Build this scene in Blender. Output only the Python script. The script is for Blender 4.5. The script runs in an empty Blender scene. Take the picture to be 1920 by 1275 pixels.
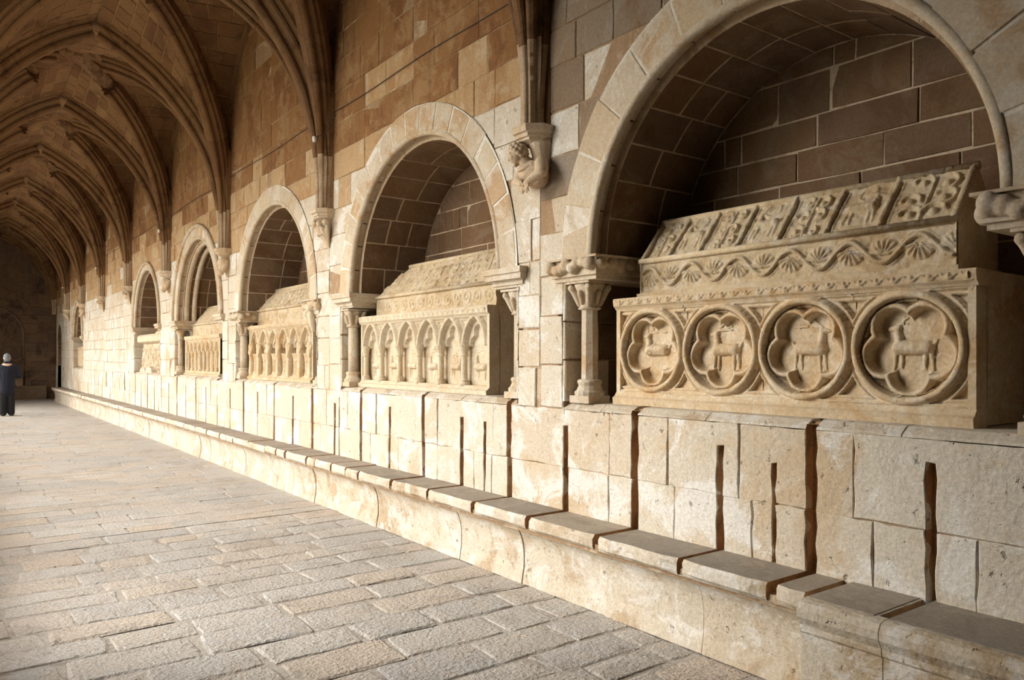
import bpy, bmesh, math, random
import numpy as np
from mathutils import Vector, Matrix

random.seed(7)
RNG = np.random.default_rng(11)
SC = bpy.context.scene
COL = SC.collection
pi = math.pi

# ------------------------------------------------------------------ camera
YAW = math.radians(36.3)
FPX, HORIZON = 1450.0, 671.0
cam = bpy.data.cameras.new('camera')
cam.sensor_width = 36.0
cam.lens = FPX / 1920 * 36.0
cam.shift_y = (HORIZON - 637.5) / 1920
cam.clip_start = 0.05
cam_o = bpy.data.objects.new('camera', cam)
cam_o.location = (0, 0, 1.6)
cam_o.rotation_euler = (pi / 2, 0, -YAW)
COL.objects.link(cam_o)
SC.camera = cam_o

# ------------------------------------------------------------------ sky, light, exposure
world = bpy.data.worlds.new('world')
SC.world = world
world.use_nodes = True
bg = world.node_tree.nodes['Background']
bg.inputs['Color'].default_value = (1.0, 0.97, 0.925, 1)
bg.inputs['Strength'].default_value = 1.2
SC.view_settings.view_transform = 'Standard'
SC.view_settings.look = 'None'
SC.view_settings.gamma = 1.0
SC.view_settings.use_curve_mapping = False
SC.view_settings.exposure = 2.45
SC.cycles.use_denoising = True
SC.cycles.max_bounces = 5
SC.cycles.diffuse_bounces = 4
SC.cycles.use_adaptive_sampling = True
SC.cycles.adaptive_threshold = 0.06
SC.cycles.glossy_bounces = 2
SC.cycles.sample_clamp_indirect = 8.0

# hazy low sun behind thin cloud, seen through the arcade from the courtyard side
sun = bpy.data.lights.new('sun', 'SUN')
sun.energy = 0.95
sun.angle = math.radians(38)
sun.color = (1.0, 0.95, 0.88)
sun_o = bpy.data.objects.new('sun', sun)
sun_o.rotation_euler = Vector((0.64, -0.58, -0.43)).to_track_quat('-Z', 'Y').to_euler()
COL.objects.link(sun_o)

# ------------------------------------------------------------------ the place in numbers (metres)
WX = 3.55                      # face of the tomb wall
CX = 1.72                      # centre line of the gallery
LX = 2 * CX - WX               # arcade side
BY = 35.2                      # end wall
CY = [-3.30, 0.62, 4.48, 8.36, 12.26, 16.10, 19.98, 23.75, 27.40, 31.05, 34.85]   # corbels
ZS = 3.50                      # rib springing
ZC = 3.28                      # top of the corbels
BENCH_Z = 0.513

# ------------------------------------------------------------------ helpers
def link(o, parent=None):
    COL.objects.link(o)
    if parent is not None:
        o.parent = parent
    return o

def wloc(o):
    v = Vector((0, 0, 0))
    while o is not None:
        v += Vector(o.location)
        o = o.parent
    return v

def tag(o, label=None, cat=None, group=None, kind=None):
    if label: o['label'] = label
    if cat: o['category'] = cat
    if group: o['group'] = group
    if kind: o['kind'] = kind
    return o

def thing(name, loc, label, cat, group=None):
    o = bpy.data.objects.new(name, None)
    o.empty_display_size = 0.1
    o.location = loc
    link(o)
    return tag(o, label, cat, group)

def mesh_data(name, V, F, mats, smooth=False, midx=None):
    me = bpy.data.meshes.new(name)
    V = np.asarray(V, dtype=np.float32)
    if isinstance(F, np.ndarray):
        nf, k = F.shape
        me.vertices.add(len(V)); me.vertices.foreach_set('co', V.ravel())
        me.loops.add(nf * k); me.loops.foreach_set('vertex_index', F.astype(np.int32).ravel())
        me.polygons.add(nf)
        me.polygons.foreach_set('loop_start', np.arange(0, nf * k, k, dtype=np.int32))
        me.update(calc_edges=True)
    else:
        me.from_pydata(V.tolist(), [], F)
    if not isinstance(mats, (list, tuple)): mats = [mats]
    for m in mats: me.materials.append(m)
    if midx is not None:
        me.polygons.foreach_set('material_index', np.asarray(midx, dtype=np.int32))
    if smooth:
        me.polygons.foreach_set('use_smooth', np.ones(len(me.polygons), dtype=bool))
    me.update()
    return me

def obj(name, V, F, mats, parent=None, smooth=False, midx=None):
    """one mesh object from world-space vertices; its origin is its parent's"""
    V = np.asarray(V, dtype=np.float32).reshape(-1, 3)
    if parent is not None:
        V = V - np.array(wloc(parent), dtype=np.float32)
    return link(bpy.data.objects.new(name, mesh_data(name, V, F, mats, smooth, midx)), parent)

class Bag:
    def __init__(self): self.V, self.F, self.M = [], [], []
    def add(self, V, F, m=0):
        n = len(self.V)
        self.V.extend([tuple(v) for v in V])
        self.F.extend([[i + n for i in f] for f in F])
        self.M.extend([m] * len(F))
        return self
    def box(self, x0, x1, y0, y1, z0, z1, m=0):
        V = [(x, y, z) for z in (z0, z1) for y in (y0, y1) for x in (x0, x1)]
        return self.add(V, [[0, 2, 3, 1], [4, 5, 7, 6], [0, 1, 5, 4], [2, 6, 7, 3], [0, 4, 6, 2], [1, 3, 7, 5]], m)
    def build(self, name, mats, parent=None, smooth=False):
        return obj(name, self.V, self.F, mats, parent, smooth, self.M)

def M_right(a, b, h): return (WX - h, a, b)
def M_back(a, b, h): return (a, BY - h, b)
def M_floor(a, b, h): return (a, b, h)

def area2(p):
    return sum(p[i][0] * p[(i + 1) % len(p)][1] - p[(i + 1) % len(p)][0] * p[i][1] for i in range(len(p)))

def clean(p, eps=0.004):
    q = []
    for v in p:
        if not q or math.hypot(v[0] - q[-1][0], v[1] - q[-1][1]) > eps: q.append(v)
    while len(q) > 2 and math.hypot(q[0][0] - q[-1][0], q[0][1] - q[-1][1]) <= eps: q.pop()
    return q

def clip_convex(p, c):
    """Sutherland-Hodgman: p clipped by the convex counter-clockwise polygon c"""
    for i in range(len(c)):
        ax, ay = c[i]; bx, by = c[(i + 1) % len(c)]
        ex, ey = bx - ax, by - ay
        out = []
        for j in range(len(p)):
            P, Q = p[j], p[(j + 1) % len(p)]
            sp = ex * (P[1] - ay) - ey * (P[0] - ax)
            sq = ex * (Q[1] - ay) - ey * (Q[0] - ax)
            if sp >= 0: out.append(P)
            if (sp >= 0) != (sq >= 0):
                t = sp / (sp - sq)
                out.append((P[0] + t * (Q[0] - P[0]), P[1] + t * (Q[1] - P[1])))
        p = out
        if len(p) < 3: return []
    return p

def inset(p, d):
    n = len(p); s = 1 if area2(p) > 0 else -1
    out = []
    for i in range(n):
        a, b, c = p[i - 1], p[i], p[(i + 1) % n]
        e1 = (b[0] - a[0], b[1] - a[1]); e2 = (c[0] - b[0], c[1] - b[1])
        l1 = math.hypot(*e1) or 1; l2 = math.hypot(*e2) or 1
        n1 = (-e1[1] / l1 * s, e1[0] / l1 * s); n2 = (-e2[1] / l2 * s, e2[0] / l2 * s)
        k = 1 + n1[0] * n2[0] + n1[1] * n2[1]
        k = max(k, 0.5)
        out.append((b[0] + (n1[0] + n2[0]) / k * d, b[1] + (n1[1] + n2[1]) / k * d))
    return out

def roughen(p, seg, jit):
    out = []
    for i in range(len(p)):
        a, b = p[i], p[(i + 1) % len(p)]
        k = max(1, int(round(math.hypot(b[0] - a[0], b[1] - a[1]) / seg)))
        for j in range(k):
            t = j / k
            out.append((a[0] + t * (b[0] - a[0]) + random.uniform(-jit, jit), a[1] + t * (b[1] - a[1]) + random.uniform(-jit, jit)))
    return out

def block(poly, M, hb, hf, bev=0.008, seg=0.3, jit=0.004, tilt=0.003):
    """a dressed stone: polygon poly in the plane of M, from depth hb to hf, with a worn arris"""
    p = clean(poly)
    if len(p) < 3 or abs(area2(p)) < 0.004: return None
    if seg: p = clean(roughen(p, seg, jit))
    q = inset(p, bev)
    n = len(p)
    tx, ty = random.uniform(-tilt, tilt), random.uniform(-tilt, tilt)
    cx = sum(v[0] for v in p) / n; cy = sum(v[1] for v in p) / n
    f = lambda v: hf + (v[0] - cx) * tx * 6 + (v[1] - cy) * ty * 6
    V = [M(v[0], v[1], hb) for v in p] + [M(v[0], v[1], f(v) - bev * random.uniform(0.6, 1.3)) for v in p] + [M(v[0], v[1], f(v)) for v in q]
    F = []
    for i in range(n):
        j = (i + 1) % n
        F.append([i, j, n + j, n + i]); F.append([n + i, n + j, 2 * n + j, 2 * n + i])
    F.append([2 * n + i for i in range(n)])
    return V, F

def emit(stones, parent, name, mats, limit=300, far_name=None):
    """stones: (priority, V, F, material index). The first `limit` are objects of their own, the rest one mesh"""
    stones = sorted([s for s in stones if s is not None], key=lambda s: s[0])
    for s in stones[:limit]:
        obj(name, s[1], s[2], mats[s[3]], parent)
    if len(stones) > limit:
        b = Bag()
        for s in stones[limit:]: b.add(s[1], s[2], s[3])
        o = b.build(far_name or name + 's_beyond', mats, parent)
        o['kind'] = 'stuff'

def sweep(path, prof, side, up, closed_prof=True, caps=True):
    """prof: (a, b) points; path: points; side/up: per-point axes"""
    V, F = [], []
    n = len(prof)
    for P, S, U in zip(path, side, up):
        for a, b in prof:
            V.append((P[0] + S[0] * a + U[0] * b, P[1] + S[1] * a + U[1] * b, P[2] + S[2] * a + U[2] * b))
    for i in range(len(path) - 1):
        for j in range(n if closed_prof else n - 1):
            k = (j + 1) % n
            F.append([i * n + j, i * n + k, (i + 1) * n + k, (i + 1) * n + j])
    if caps:
        F.append(list(range(n))[::-1]); F.append([(len(path) - 1) * n + j for j in range(n)])
    return V, F

def tube(path, r, n=8):
    path = [Vector(p) for p in path]
    S, U = [], []
    for i, p in enumerate(path):
        d = (path[min(i + 1, len(path) - 1)] - path[max(i - 1, 0)]).normalized()
        s = d.cross(Vector((0, 0, 1)))
        if s.length < 1e-3: s = Vector((1, 0, 0))
        s.normalize(); u = s.cross(d).normalized()
        S.append(s); U.append(u)
    prof = [(r * math.cos(2 * pi * k / n), r * math.sin(2 * pi * k / n)) for k in range(n)]
    return sweep(path, prof, S, U)

def lathe(c, prof, n=20, rot=0.0, sx=1.0, sy=1.0):
    """prof: (radius, z) from bottom to top, about the vertical through c"""
    V, F = [], []
    for r, z in prof:
        for k in range(n):
            t = 2 * pi * k / n + rot
            V.append((c[0] + r * sx * math.cos(t), c[1] + r * sy * math.sin(t), c[2] + z))
    for i in range(len(prof) - 1):
        for k in range(n):
            l = (k + 1) % n
            F.append([i * n + k, i * n + l, (i + 1) * n + l, (i + 1) * n + k])
    F.append(list(range(n))[::-1]); F.append([(len(prof) - 1) * n + k for k in range(n)])
    return V, F

def hfield(name, parent, mat, M, a0, a1, b0, b1, fn, step=0.006, mask=None):
    """carved relief: a fine grid in the plane of M raised by fn(a, b)"""
    na = max(4, int(abs(a1 - a0) / step)); nb = max(4, int(abs(b1 - b0) / step))
    A, B = np.meshgrid(np.linspace(a0, a1, na), np.linspace(b0, b1, nb), indexing='ij')
    H = fn(A, B)
    X, Y, Z = M(A, B, H)
    V = np.stack([np.broadcast_to(X, A.shape), np.broadcast_to(Y, A.shape), np.broadcast_to(Z, A.shape)], -1).reshape(-1, 3)
    idx = np.arange(na * nb).reshape(na, nb)
    F = np.stack([idx[:-1, :-1], idx[1:, :-1], idx[1:, 1:], idx[:-1, 1:]], -1).reshape(-1, 4)
    if mask is not None:
        keep = mask(A, B, H).reshape(-1)
        F = F[keep[F].any(axis=1)]
        used = np.unique(F); re = np.full(len(V), -1); re[used] = np.arange(len(used))
        V = V[used]; F = re[F]
    return obj(name, V, F, mat, parent, smooth=True)

_perm = RNG.random((64, 64))
def vnoise(A, B, s, seed=0):
    x = A * s + seed * 7.31; y = B * s + seed * 3.77
    xi = np.floor(x).astype(int); yi = np.floor(y).astype(int)
    fx = x - xi; fy = y - yi
    fx = fx * fx * (3 - 2 * fx); fy = fy * fy * (3 - 2 * fy)
    g = lambda i, j: _perm[i % 64, j % 64]
    return (g(xi, yi) * (1 - fx) * (1 - fy) + g(xi + 1, yi) * fx * (1 - fy) + g(xi, yi + 1) * (1 - fx) * fy + g(xi + 1, yi + 1) * fx * fy) - 0.5

def wear(A, B, amt, seed=0):
    return amt * (vnoise(A, B, 9, seed) + 0.6 * vnoise(A, B, 26, seed + 1) + 0.4 * vnoise(A, B, 70, seed + 2))

def roll(d, r):
    return np.sqrt(np.clip(r * r - d * d, 0, None))

def seg_h(A, B, x0, y0, x1, y1, r0, r1=None):
    """height of a round bar lying on the ground of the relief"""
    if r1 is None: r1 = r0
    dx, dy = x1 - x0, y1 - y0
    L = dx * dx + dy * dy + 1e-9
    t = np.clip(((A - x0) * dx + (B - y0) * dy) / L, 0, 1)
    d = np.hypot(A - x0 - t * dx, B - y0 - t * dy)
    return roll(d, r0 + (r1 - r0) * t)

def arc_h(A, B, cx, cy, R, r, t0=-9, t1=9):
    th = np.arctan2(B - cy, A - cx)
    d = np.abs(np.hypot(A - cx, B - cy) - R)
    h = roll(d, r)
    if t0 > -9: h = np.where((th >= t0) & (th <= t1), h, 0)
    return h

def blob(name, parent, mat, prims, voxel=0.012, smooth=2):
    """one continuous carved or living body, grown from overlapping balls and tapering limbs"""
    bm = bmesh.new()
    base = wloc(parent) if parent is not None else Vector((0, 0, 0))
    def ball(c, r, e=(1, 1, 1), rot=None):
        m = Matrix.Translation(Vector(c) - base)
        if rot is not None: m = m @ rot
        m = m @ Matrix.Diagonal((r * e[0], r * e[1], r * e[2], 1))
        bmesh.ops.create_icosphere(bm, subdivisions=2, radius=1.0, matrix=m)
    for p in prims:
        if p[0] == 's':
            ball(p[1], 1.0, p[2] if isinstance(p[2], tuple) else (p[2],) * 3, p[3] if len(p) > 3 else None)
        else:
            a, b, r0, r1 = Vector(p[1]), Vector(p[2]), p[3], p[4]
            d = b - a; L = d.length
            q = Vector((0, 0, 1)).rotation_difference(d).to_matrix().to_4x4()
            bmesh.ops.create_cone(bm, cap_ends=True, segments=14, radius1=r0, radius2=r1, depth=L,
                                  matrix=Matrix.Translation((a + b) / 2 - base) @ q)
            ball(a, r0); ball(b, r1)
    me = bpy.data.meshes.new(name); bm.to_mesh(me); bm.free()
    me.materials.append(mat)
    o = link(bpy.data.objects.new(name, me), parent)
    r = o.modifiers.new('skin', 'REMESH'); r.mode = 'VOXEL'; r.voxel_size = voxel; r.use_smooth_shade = True
    if smooth:
        s = o.modifiers.new('soft', 'SMOOTH'); s.iterations = smooth; s.factor = 0.6
    return o

# ------------------------------------------------------------------ materials
def ramp(nt, stops, interp='LINEAR'):
    r = nt.nodes.new('ShaderNodeValToRGB')
    cr = r.color_ramp; cr.interpolation = interp
    while len(cr.elements) > 1: cr.elements.remove(cr.elements[-1])
    for i, (p, c) in enumerate(stops):
        e = cr.elements[0] if i == 0 else cr.elements.new(p)
        e.position = p
        e.color = (*c, 1) if len(c) == 3 else c
    return r

def stone(name, tints, stain=None, stain_amt=0.5, stain_scale=1.3, streak=0.0, pits=0.5, grain=0.20, rough=0.92, bump=0.5, pale=None, pale_amt=0.0, speck=0.0):
    """weathered limestone: per-block tint, blotchy staining, pale lime wash, rain streaks, pitted relief"""
    m = bpy.data.materials.new(name); m.use_nodes = True
    nt = m.node_tree; N = nt.nodes; L = nt.links
    b = N['Principled BSDF']
    b.inputs['Roughness'].default_value = rough
    b.inputs['Specular IOR Level'].default_value = 0.25
    geo = N.new('ShaderNodeNewGeometry'); oi = N.new('ShaderNodeObjectInfo')
    add = N.new('ShaderNodeMath'); add.operation = 'ADD'
    L.new(geo.outputs['Random Per Island'], add.inputs[0]); L.new(oi.outputs['Random'], add.inputs[1])
    fr = N.new('ShaderNodeMath'); fr.operation = 'FRACT'; L.new(add.outputs[0], fr.inputs[0])
    tr = ramp(nt, [(i / max(1, len(tints) - 1), c) for i, c in enumerate(tints)])
    L.new(fr.outputs[0], tr.inputs[0])
    col = tr.outputs[0]
    def noise(scale, detail=5, rgh=0.55, vec=None, dist=0.0):
        n = N.new('ShaderNodeTexNoise'); n.inputs['Scale'].default_value = scale
        n.inputs['Detail'].default_value = detail; n.inputs['Roughness'].default_value = rgh
        n.inputs['Distortion'].default_value = dist
        L.new(vec or geo.outputs['Position'], n.inputs['Vector'])
        return n.outputs['Fac']
    def mixc(f, a, c, mode='MIX'):
        x = N.new('ShaderNodeMix'); x.data_type = 'RGBA'; x.blend_type = mode
        if isinstance(f, float): x.inputs[0].default_value = f
        else: L.new(f, x.inputs[0])
        L.new(a, x.inputs[6])
        if isinstance(c, tuple): x.inputs[7].default_value = (*c, 1)
        else: L.new(c, x.inputs[7])
        return x.outputs[2]
    def window(src, lo, hi, amt):
        r = N.new('ShaderNodeMapRange'); r.inputs[1].default_value = lo; r.inputs[2].default_value = hi
        r.inputs[4].default_value = amt; r.interpolation_type = 'SMOOTHSTEP'
        L.new(src, r.inputs[0]); return r.outputs[0]
    if stain:
        col = mixc(window(noise(stain_scale, 7, 0.68, None, 0.9), 0.50, 0.62, stain_amt), col, stain)
        col = mixc(window(noise(stain_scale * 5.3, 4, 0.65, None, 0.5), 0.54, 0.70, stain_amt * 0.55), col, stain)
    if pale:
        col = mixc(window(noise(stain_scale * 2.1, 7, 0.72, None, 0.7), 0.50, 0.60, pale_amt), col, pale)
    if streak:
        mp = N.new('ShaderNodeMapping'); mp.inputs['Scale'].default_value = (7, 7, 0.7)
        L.new(geo.outputs['Position'], mp.inputs['Vector'])
        col = mixc(window(noise(1.6, 5, 0.6, mp.outputs[0]), 0.5, 0.72, streak), col, (0.16, 0.085, 0.04))
    # fine grain
    g = noise(55, 2, 0.7)
    gr = ramp(nt, [(0.3, (1 - grain,) * 3), (0.7, (1 + grain * 0.25,) * 3)])
    L.new(g, gr.inputs[0])
    col = mixc(1.0, col, gr.outputs[0], 'MULTIPLY')
    if speck:
        sp = noise(17, 4, 0.72)
        col = mixc(window(sp, 0.63, 0.70, speck), col, (0.10, 0.07, 0.045))
    L.new(col, b.inputs['Base Color'])
    # relief
    v = N.new('ShaderNodeTexNoise'); v.inputs['Scale'].default_value = 36; v.inputs['Detail'].default_value = 3
    v.inputs['Roughness'].default_value = 0.65
    L.new(geo.outputs['Position'], v.inputs['Vector'])
    big = noise(7, 3, 0.6)
    bg_ = N.new('ShaderNodeMath'); bg_.operation = 'MULTIPLY'; bg_.inputs[1].default_value = 0.45; L.new(big, bg_.inputs[0])
    s0 = N.new('ShaderNodeMath'); s0.operation = 'MULTIPLY_ADD'; s0.inputs[1].default_value = pits * 0.7
    L.new(v.outputs['Fac'], s0.inputs[0]); L.new(bg_.outputs[0], s0.inputs[2])
    s = s0
    if speck:                                           # open pits
        pm = N.new('ShaderNodeMath'); pm.operation = 'MULTIPLY_ADD'; pm.inputs[1].default_value = -0.35
        L.new(window(sp, 0.62, 0.72, 1.0), pm.inputs[0]); L.new(s.outputs[0], pm.inputs[2]); s = pm
    bp = N.new('ShaderNodeBump'); bp.inputs['Strength'].default_value = bump; bp.inputs['Distance'].default_value = 0.03
    L.new(s.outputs[0], bp.inputs['Height']); L.new(bp.outputs[0], b.inputs['Normal'])
    return m

def plain(name, c, rough=0.7, metal=0.0):
    m = bpy.data.materials.new(name); m.use_nodes = True
    nt = m.node_tree; b = nt.nodes['Principled BSDF']
    b.inputs['Roughness'].default_value = rough; b.inputs['Metallic'].default_value = metal
    n = nt.nodes.new('ShaderNodeTexNoise'); n.inputs['Scale'].default_value = 40
    r = ramp(nt, [(0.3, tuple(x * 0.8 for x in c)), (0.7, tuple(min(1, x * 1.15) for x in c))])
    nt.links.new(n.outputs['Fac'], r.inputs[0]); nt.links.new(r.outputs[0], b.inputs['Base Color'])
    return m

MAT = {
    'cream': stone('cream_wall_stone', [(0.60, 0.52, 0.40), (0.63, 0.56, 0.45), (0.58, 0.485, 0.36), (0.64, 0.58, 0.48), (0.61, 0.54, 0.425)],
                   stain=(0.53, 0.36, 0.19), stain_amt=0.5, stain_scale=1.1, pale=(0.74, 0.71, 0.65), pale_amt=0.85, speck=0.55, bump=0.6),
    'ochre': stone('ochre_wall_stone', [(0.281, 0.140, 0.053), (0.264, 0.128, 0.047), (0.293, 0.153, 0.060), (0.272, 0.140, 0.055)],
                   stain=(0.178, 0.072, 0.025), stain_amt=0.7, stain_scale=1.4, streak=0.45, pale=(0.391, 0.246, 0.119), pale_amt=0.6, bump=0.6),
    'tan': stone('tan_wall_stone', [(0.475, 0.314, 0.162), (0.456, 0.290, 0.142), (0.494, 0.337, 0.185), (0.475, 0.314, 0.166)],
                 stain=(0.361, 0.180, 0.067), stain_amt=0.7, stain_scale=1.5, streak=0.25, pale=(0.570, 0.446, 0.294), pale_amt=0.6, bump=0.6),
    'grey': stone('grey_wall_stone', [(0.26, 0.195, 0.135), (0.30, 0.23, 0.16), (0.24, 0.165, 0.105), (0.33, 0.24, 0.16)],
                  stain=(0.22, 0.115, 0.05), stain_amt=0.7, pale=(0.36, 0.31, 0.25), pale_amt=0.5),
    'mortar': stone('pale_mortar', [(0.58, 0.46, 0.32), (0.62, 0.50, 0.36)], stain=(0.40, 0.24, 0.11), stain_amt=0.6, bump=0.7),
    'joint': stone('dark_joint', [(0.34, 0.22, 0.12), (0.38, 0.25, 0.15)], stain=(0.56, 0.44, 0.30), stain_amt=0.9, stain_scale=2.2, bump=0.7),
    'groove': stone('rusty_groove_stone', [(0.42, 0.25, 0.13), (0.46, 0.29, 0.155)], stain=(0.22, 0.12, 0.058), stain_amt=0.7, stain_scale=3.0, bump=0.9),
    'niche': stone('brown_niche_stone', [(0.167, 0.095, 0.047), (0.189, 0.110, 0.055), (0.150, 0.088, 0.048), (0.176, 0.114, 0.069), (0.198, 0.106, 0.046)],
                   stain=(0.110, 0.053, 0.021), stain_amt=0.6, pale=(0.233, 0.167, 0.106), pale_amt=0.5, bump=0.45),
    'pointing': stone('white_pointing', [(0.62, 0.50, 0.36), (0.56, 0.43, 0.29)], stain=(0.36, 0.23, 0.12), stain_amt=0.7, stain_scale=2.5, bump=0.7),
    'voussoir': stone('arch_stone', [(0.56, 0.46, 0.33), (0.61, 0.51, 0.37), (0.54, 0.44, 0.32), (0.58, 0.45, 0.29)],
                      stain=(0.45, 0.26, 0.11), stain_amt=0.6, stain_scale=1.8, pale=(0.66, 0.60, 0.50), pale_amt=0.6),
    'limewash': stone('white_lime_joint', [(0.74, 0.69, 0.60), (0.68, 0.61, 0.50)], stain=(0.50, 0.38, 0.24), stain_amt=0.6, stain_scale=3.0),
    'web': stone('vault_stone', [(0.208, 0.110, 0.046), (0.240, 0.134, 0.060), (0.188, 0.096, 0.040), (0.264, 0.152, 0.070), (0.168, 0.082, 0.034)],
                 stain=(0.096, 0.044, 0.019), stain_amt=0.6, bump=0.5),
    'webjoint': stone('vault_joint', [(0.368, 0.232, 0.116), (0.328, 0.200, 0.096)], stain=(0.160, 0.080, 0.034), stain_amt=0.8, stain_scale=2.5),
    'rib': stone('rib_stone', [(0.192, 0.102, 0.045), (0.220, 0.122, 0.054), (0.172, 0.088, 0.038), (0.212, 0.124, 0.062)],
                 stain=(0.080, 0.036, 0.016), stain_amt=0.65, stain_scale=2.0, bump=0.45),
    'springer': stone('springer_stone', [(0.44, 0.33, 0.22), (0.48, 0.36, 0.24), (0.40, 0.29, 0.19)], stain=(0.30, 0.19, 0.10), stain_amt=0.6, stain_scale=2.5, bump=0.45),
    'carved': stone('carved_tomb_stone', [(0.62, 0.48, 0.31), (0.60, 0.46, 0.29)], stain=(0.53, 0.33, 0.15), stain_amt=0.65, stain_scale=3.0,
                    pale=(0.70, 0.60, 0.45), pale_amt=0.75, bump=0.4, pits=0.35, speck=0.15),
    'carved2': stone('pale_tomb_stone', [(0.65, 0.55, 0.40), (0.63, 0.52, 0.37)], stain=(0.55, 0.39, 0.22), stain_amt=0.5, stain_scale=3.0,
                     pale=(0.72, 0.64, 0.50), pale_amt=0.6, bump=0.4, pits=0.35),
    'lid': stone('lid_stone', [(0.56, 0.44, 0.28), (0.60, 0.48, 0.31)], stain=(0.44, 0.30, 0.155), stain_amt=0.7, stain_scale=3.0,
                 pale=(0.66, 0.58, 0.46), pale_amt=0.6, bump=0.5),
    'bench': stone('bench_stone', [(0.57, 0.495, 0.385), (0.60, 0.53, 0.42), (0.55, 0.465, 0.35)], stain=(0.40, 0.28, 0.155), stain_amt=0.7, stain_scale=2.0,
                   pale=(0.69, 0.65, 0.58), pale_amt=0.8, speck=0.6, bump=0.6),
    'seat': stone('worn_seat_stone', [(0.30, 0.26, 0.21), (0.34, 0.29, 0.235), (0.37, 0.31, 0.24)], stain=(0.22, 0.18, 0.14), stain_amt=0.5,
                  stain_scale=2.5, pale=(0.46, 0.39, 0.30), pale_amt=0.4, bump=0.35, rough=0.8),
    'paving': stone('paving_stone', [(0.51, 0.48, 0.44), (0.54, 0.51, 0.47), (0.48, 0.46, 0.43), (0.54, 0.48, 0.41), (0.55, 0.47, 0.395), (0.52, 0.495, 0.46), (0.46, 0.445, 0.425), (0.55, 0.50, 0.44)],
                    stain=(0.35, 0.31, 0.265), stain_amt=0.5, stain_scale=2.2, pale=(0.55, 0.45, 0.345), pale_amt=0.3, speck=0.6, grain=0.32, bump=0.9, pits=0.9, rough=0.6),
    'paving_joint': stone('paving_joint', [(0.42, 0.385, 0.34), (0.45, 0.41, 0.36)], stain=(0.24, 0.20, 0.165), stain_amt=0.7, stain_scale=3.0, bump=0.9),
    'endwall': stone('dimmed_plaster', [(0.16, 0.10, 0.062), (0.19, 0.12, 0.073), (0.14, 0.09, 0.06), (0.17, 0.115, 0.08)], stain=(0.07, 0.045, 0.032), stain_amt=0.8, stain_scale=0.8,
                     pale=(0.25, 0.155, 0.085), pale_amt=0.5),  # plaster colour lowered to stand in for the dim light at this end
    'dim': stone('low_bounce_stone', [(0.10, 0.075, 0.055), (0.12, 0.09, 0.065)], stain=(0.07, 0.05, 0.035), stain_amt=0.5),  # near-black so the unseen walls bounce little light back
    'yard': stone('yard_turf', [(0.22, 0.21, 0.15), (0.25, 0.23, 0.16)], stain=(0.12, 0.15, 0.07), stain_amt=0.6),  # unseen grass ground, toned down to cut bounce into the vault
}
# ------------------------------------------------------------------ floor and yard
floor = obj('floor', [(-3.3, -3.4, -0.009), (WX + 0.1, -3.4, -0.009), (WX + 0.1, BY + 0.2, -0.009), (-3.3, BY + 0.2, -0.009)], [[0, 1, 2, 3]], MAT['paving_joint'])
tag(floor, 'worn stone paving of the long vaulted gallery', kind='structure')

def project(p):
    x, y, z = p
    d = x * math.sin(YAW) + y * math.cos(YAW)
    l = x * math.cos(YAW) - y * math.sin(YAW)
    if d < 0.2: return None
    return 960 + FPX * l / d, HORIZON - FPX * (z - 1.6) / d

def worn_slab(poly, w, l):
    """a trodden paving stone: hollow edges, blunt corners, uneven top"""
    P = [Vector((a + random.uniform(-0.016, 0.016), b + random.uniform(-0.016, 0.016), 0)) for a, b in poly]
    ss = [0, 0.035, 0.16, 0.5, 0.84, 0.965, 1]; tt = [0, 0.06, 0.3, 0.7, 0.94, 1]
    h = random.gauss(0, 0.0025); ph = random.uniform(0, 50); V, F = [], []
    n, m = len(ss), len(tt)
    for i, s in enumerate(ss):
        for j, t in enumerate(tt):
            v = P[0].lerp(P[1], s).lerp(P[3].lerp(P[2], s), t)
            es, et = min(s, 1 - s) * w, min(t, 1 - t) * l
            dz = 0.014 * math.exp(-es / 0.012) + 0.014 * math.exp(-et / 0.012)
            jx = random.uniform(-0.006, 0.006)
            k = 0.010 if es < 0.001 and et < 0.001 else 0
            V.append((v.x + jx + (k if s == 0 else -k if s == 1 else 0), v.y + random.uniform(-0.006, 0.006) + (k if t == 0 else -k if t == 1 else 0), h - dz * random.uniform(0.5, 1.2) + random.uniform(-0.0015, 0.0015)))
    for i in range(n - 1):
        for j in range(m - 1): F.append([i * m + j, (i + 1) * m + j, (i + 1) * m + j + 1, i * m + j + 1])
    return V, F

def floor_stones():
    out = []
    y = 0.5
    while y < BY - 0.3:
        dy = random.uniform(0.24, 0.37)
        x = -0.62 - random.uniform(0, 0.5)
        while x < 3.32:
            w = random.uniform(0.34, 0.68)
            x1 = min(x + w, 3.33)
            if 3.33 - x1 < 0.2: x1 = 3.33
            g = random.choice([0.003, 0.004, 0.006, 0.009])
            sk = random.uniform(-0.018, 0.018)
            poly = [(x + g, y + g), (x1 - g, y + g), (x1 - g + sk, y + dy - g), (x + g + sk, y + dy - g)]
            q = project(((x + x1) / 2, y + dy / 2, 0))
            seen = q and -60 < q[0] < 1980 and q[1] < 1330
            s = worn_slab(poly, x1 - x, dy) if seen and y < 7.5 else block(poly, M_floor, -0.03, random.gauss(0, 0.0022 if y < 7 else 0.001), bev=random.uniform(0.004, 0.009) if y < 7 else random.uniform(0.002, 0.004), seg=0.13 if seen and y < 9 else 0.35, jit=0.008, tilt=0.0012 if y < 7 else 0.0004)
            if s: out.append(((0 if seen else 1000) + math.hypot(x, y), s[0], s[1], 0))
            x = x1
        y += dy
    return out
emit(floor_stones(), floor, 'paving_stone', [MAT['paving']], 300, 'paving_stones_beyond')

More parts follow.
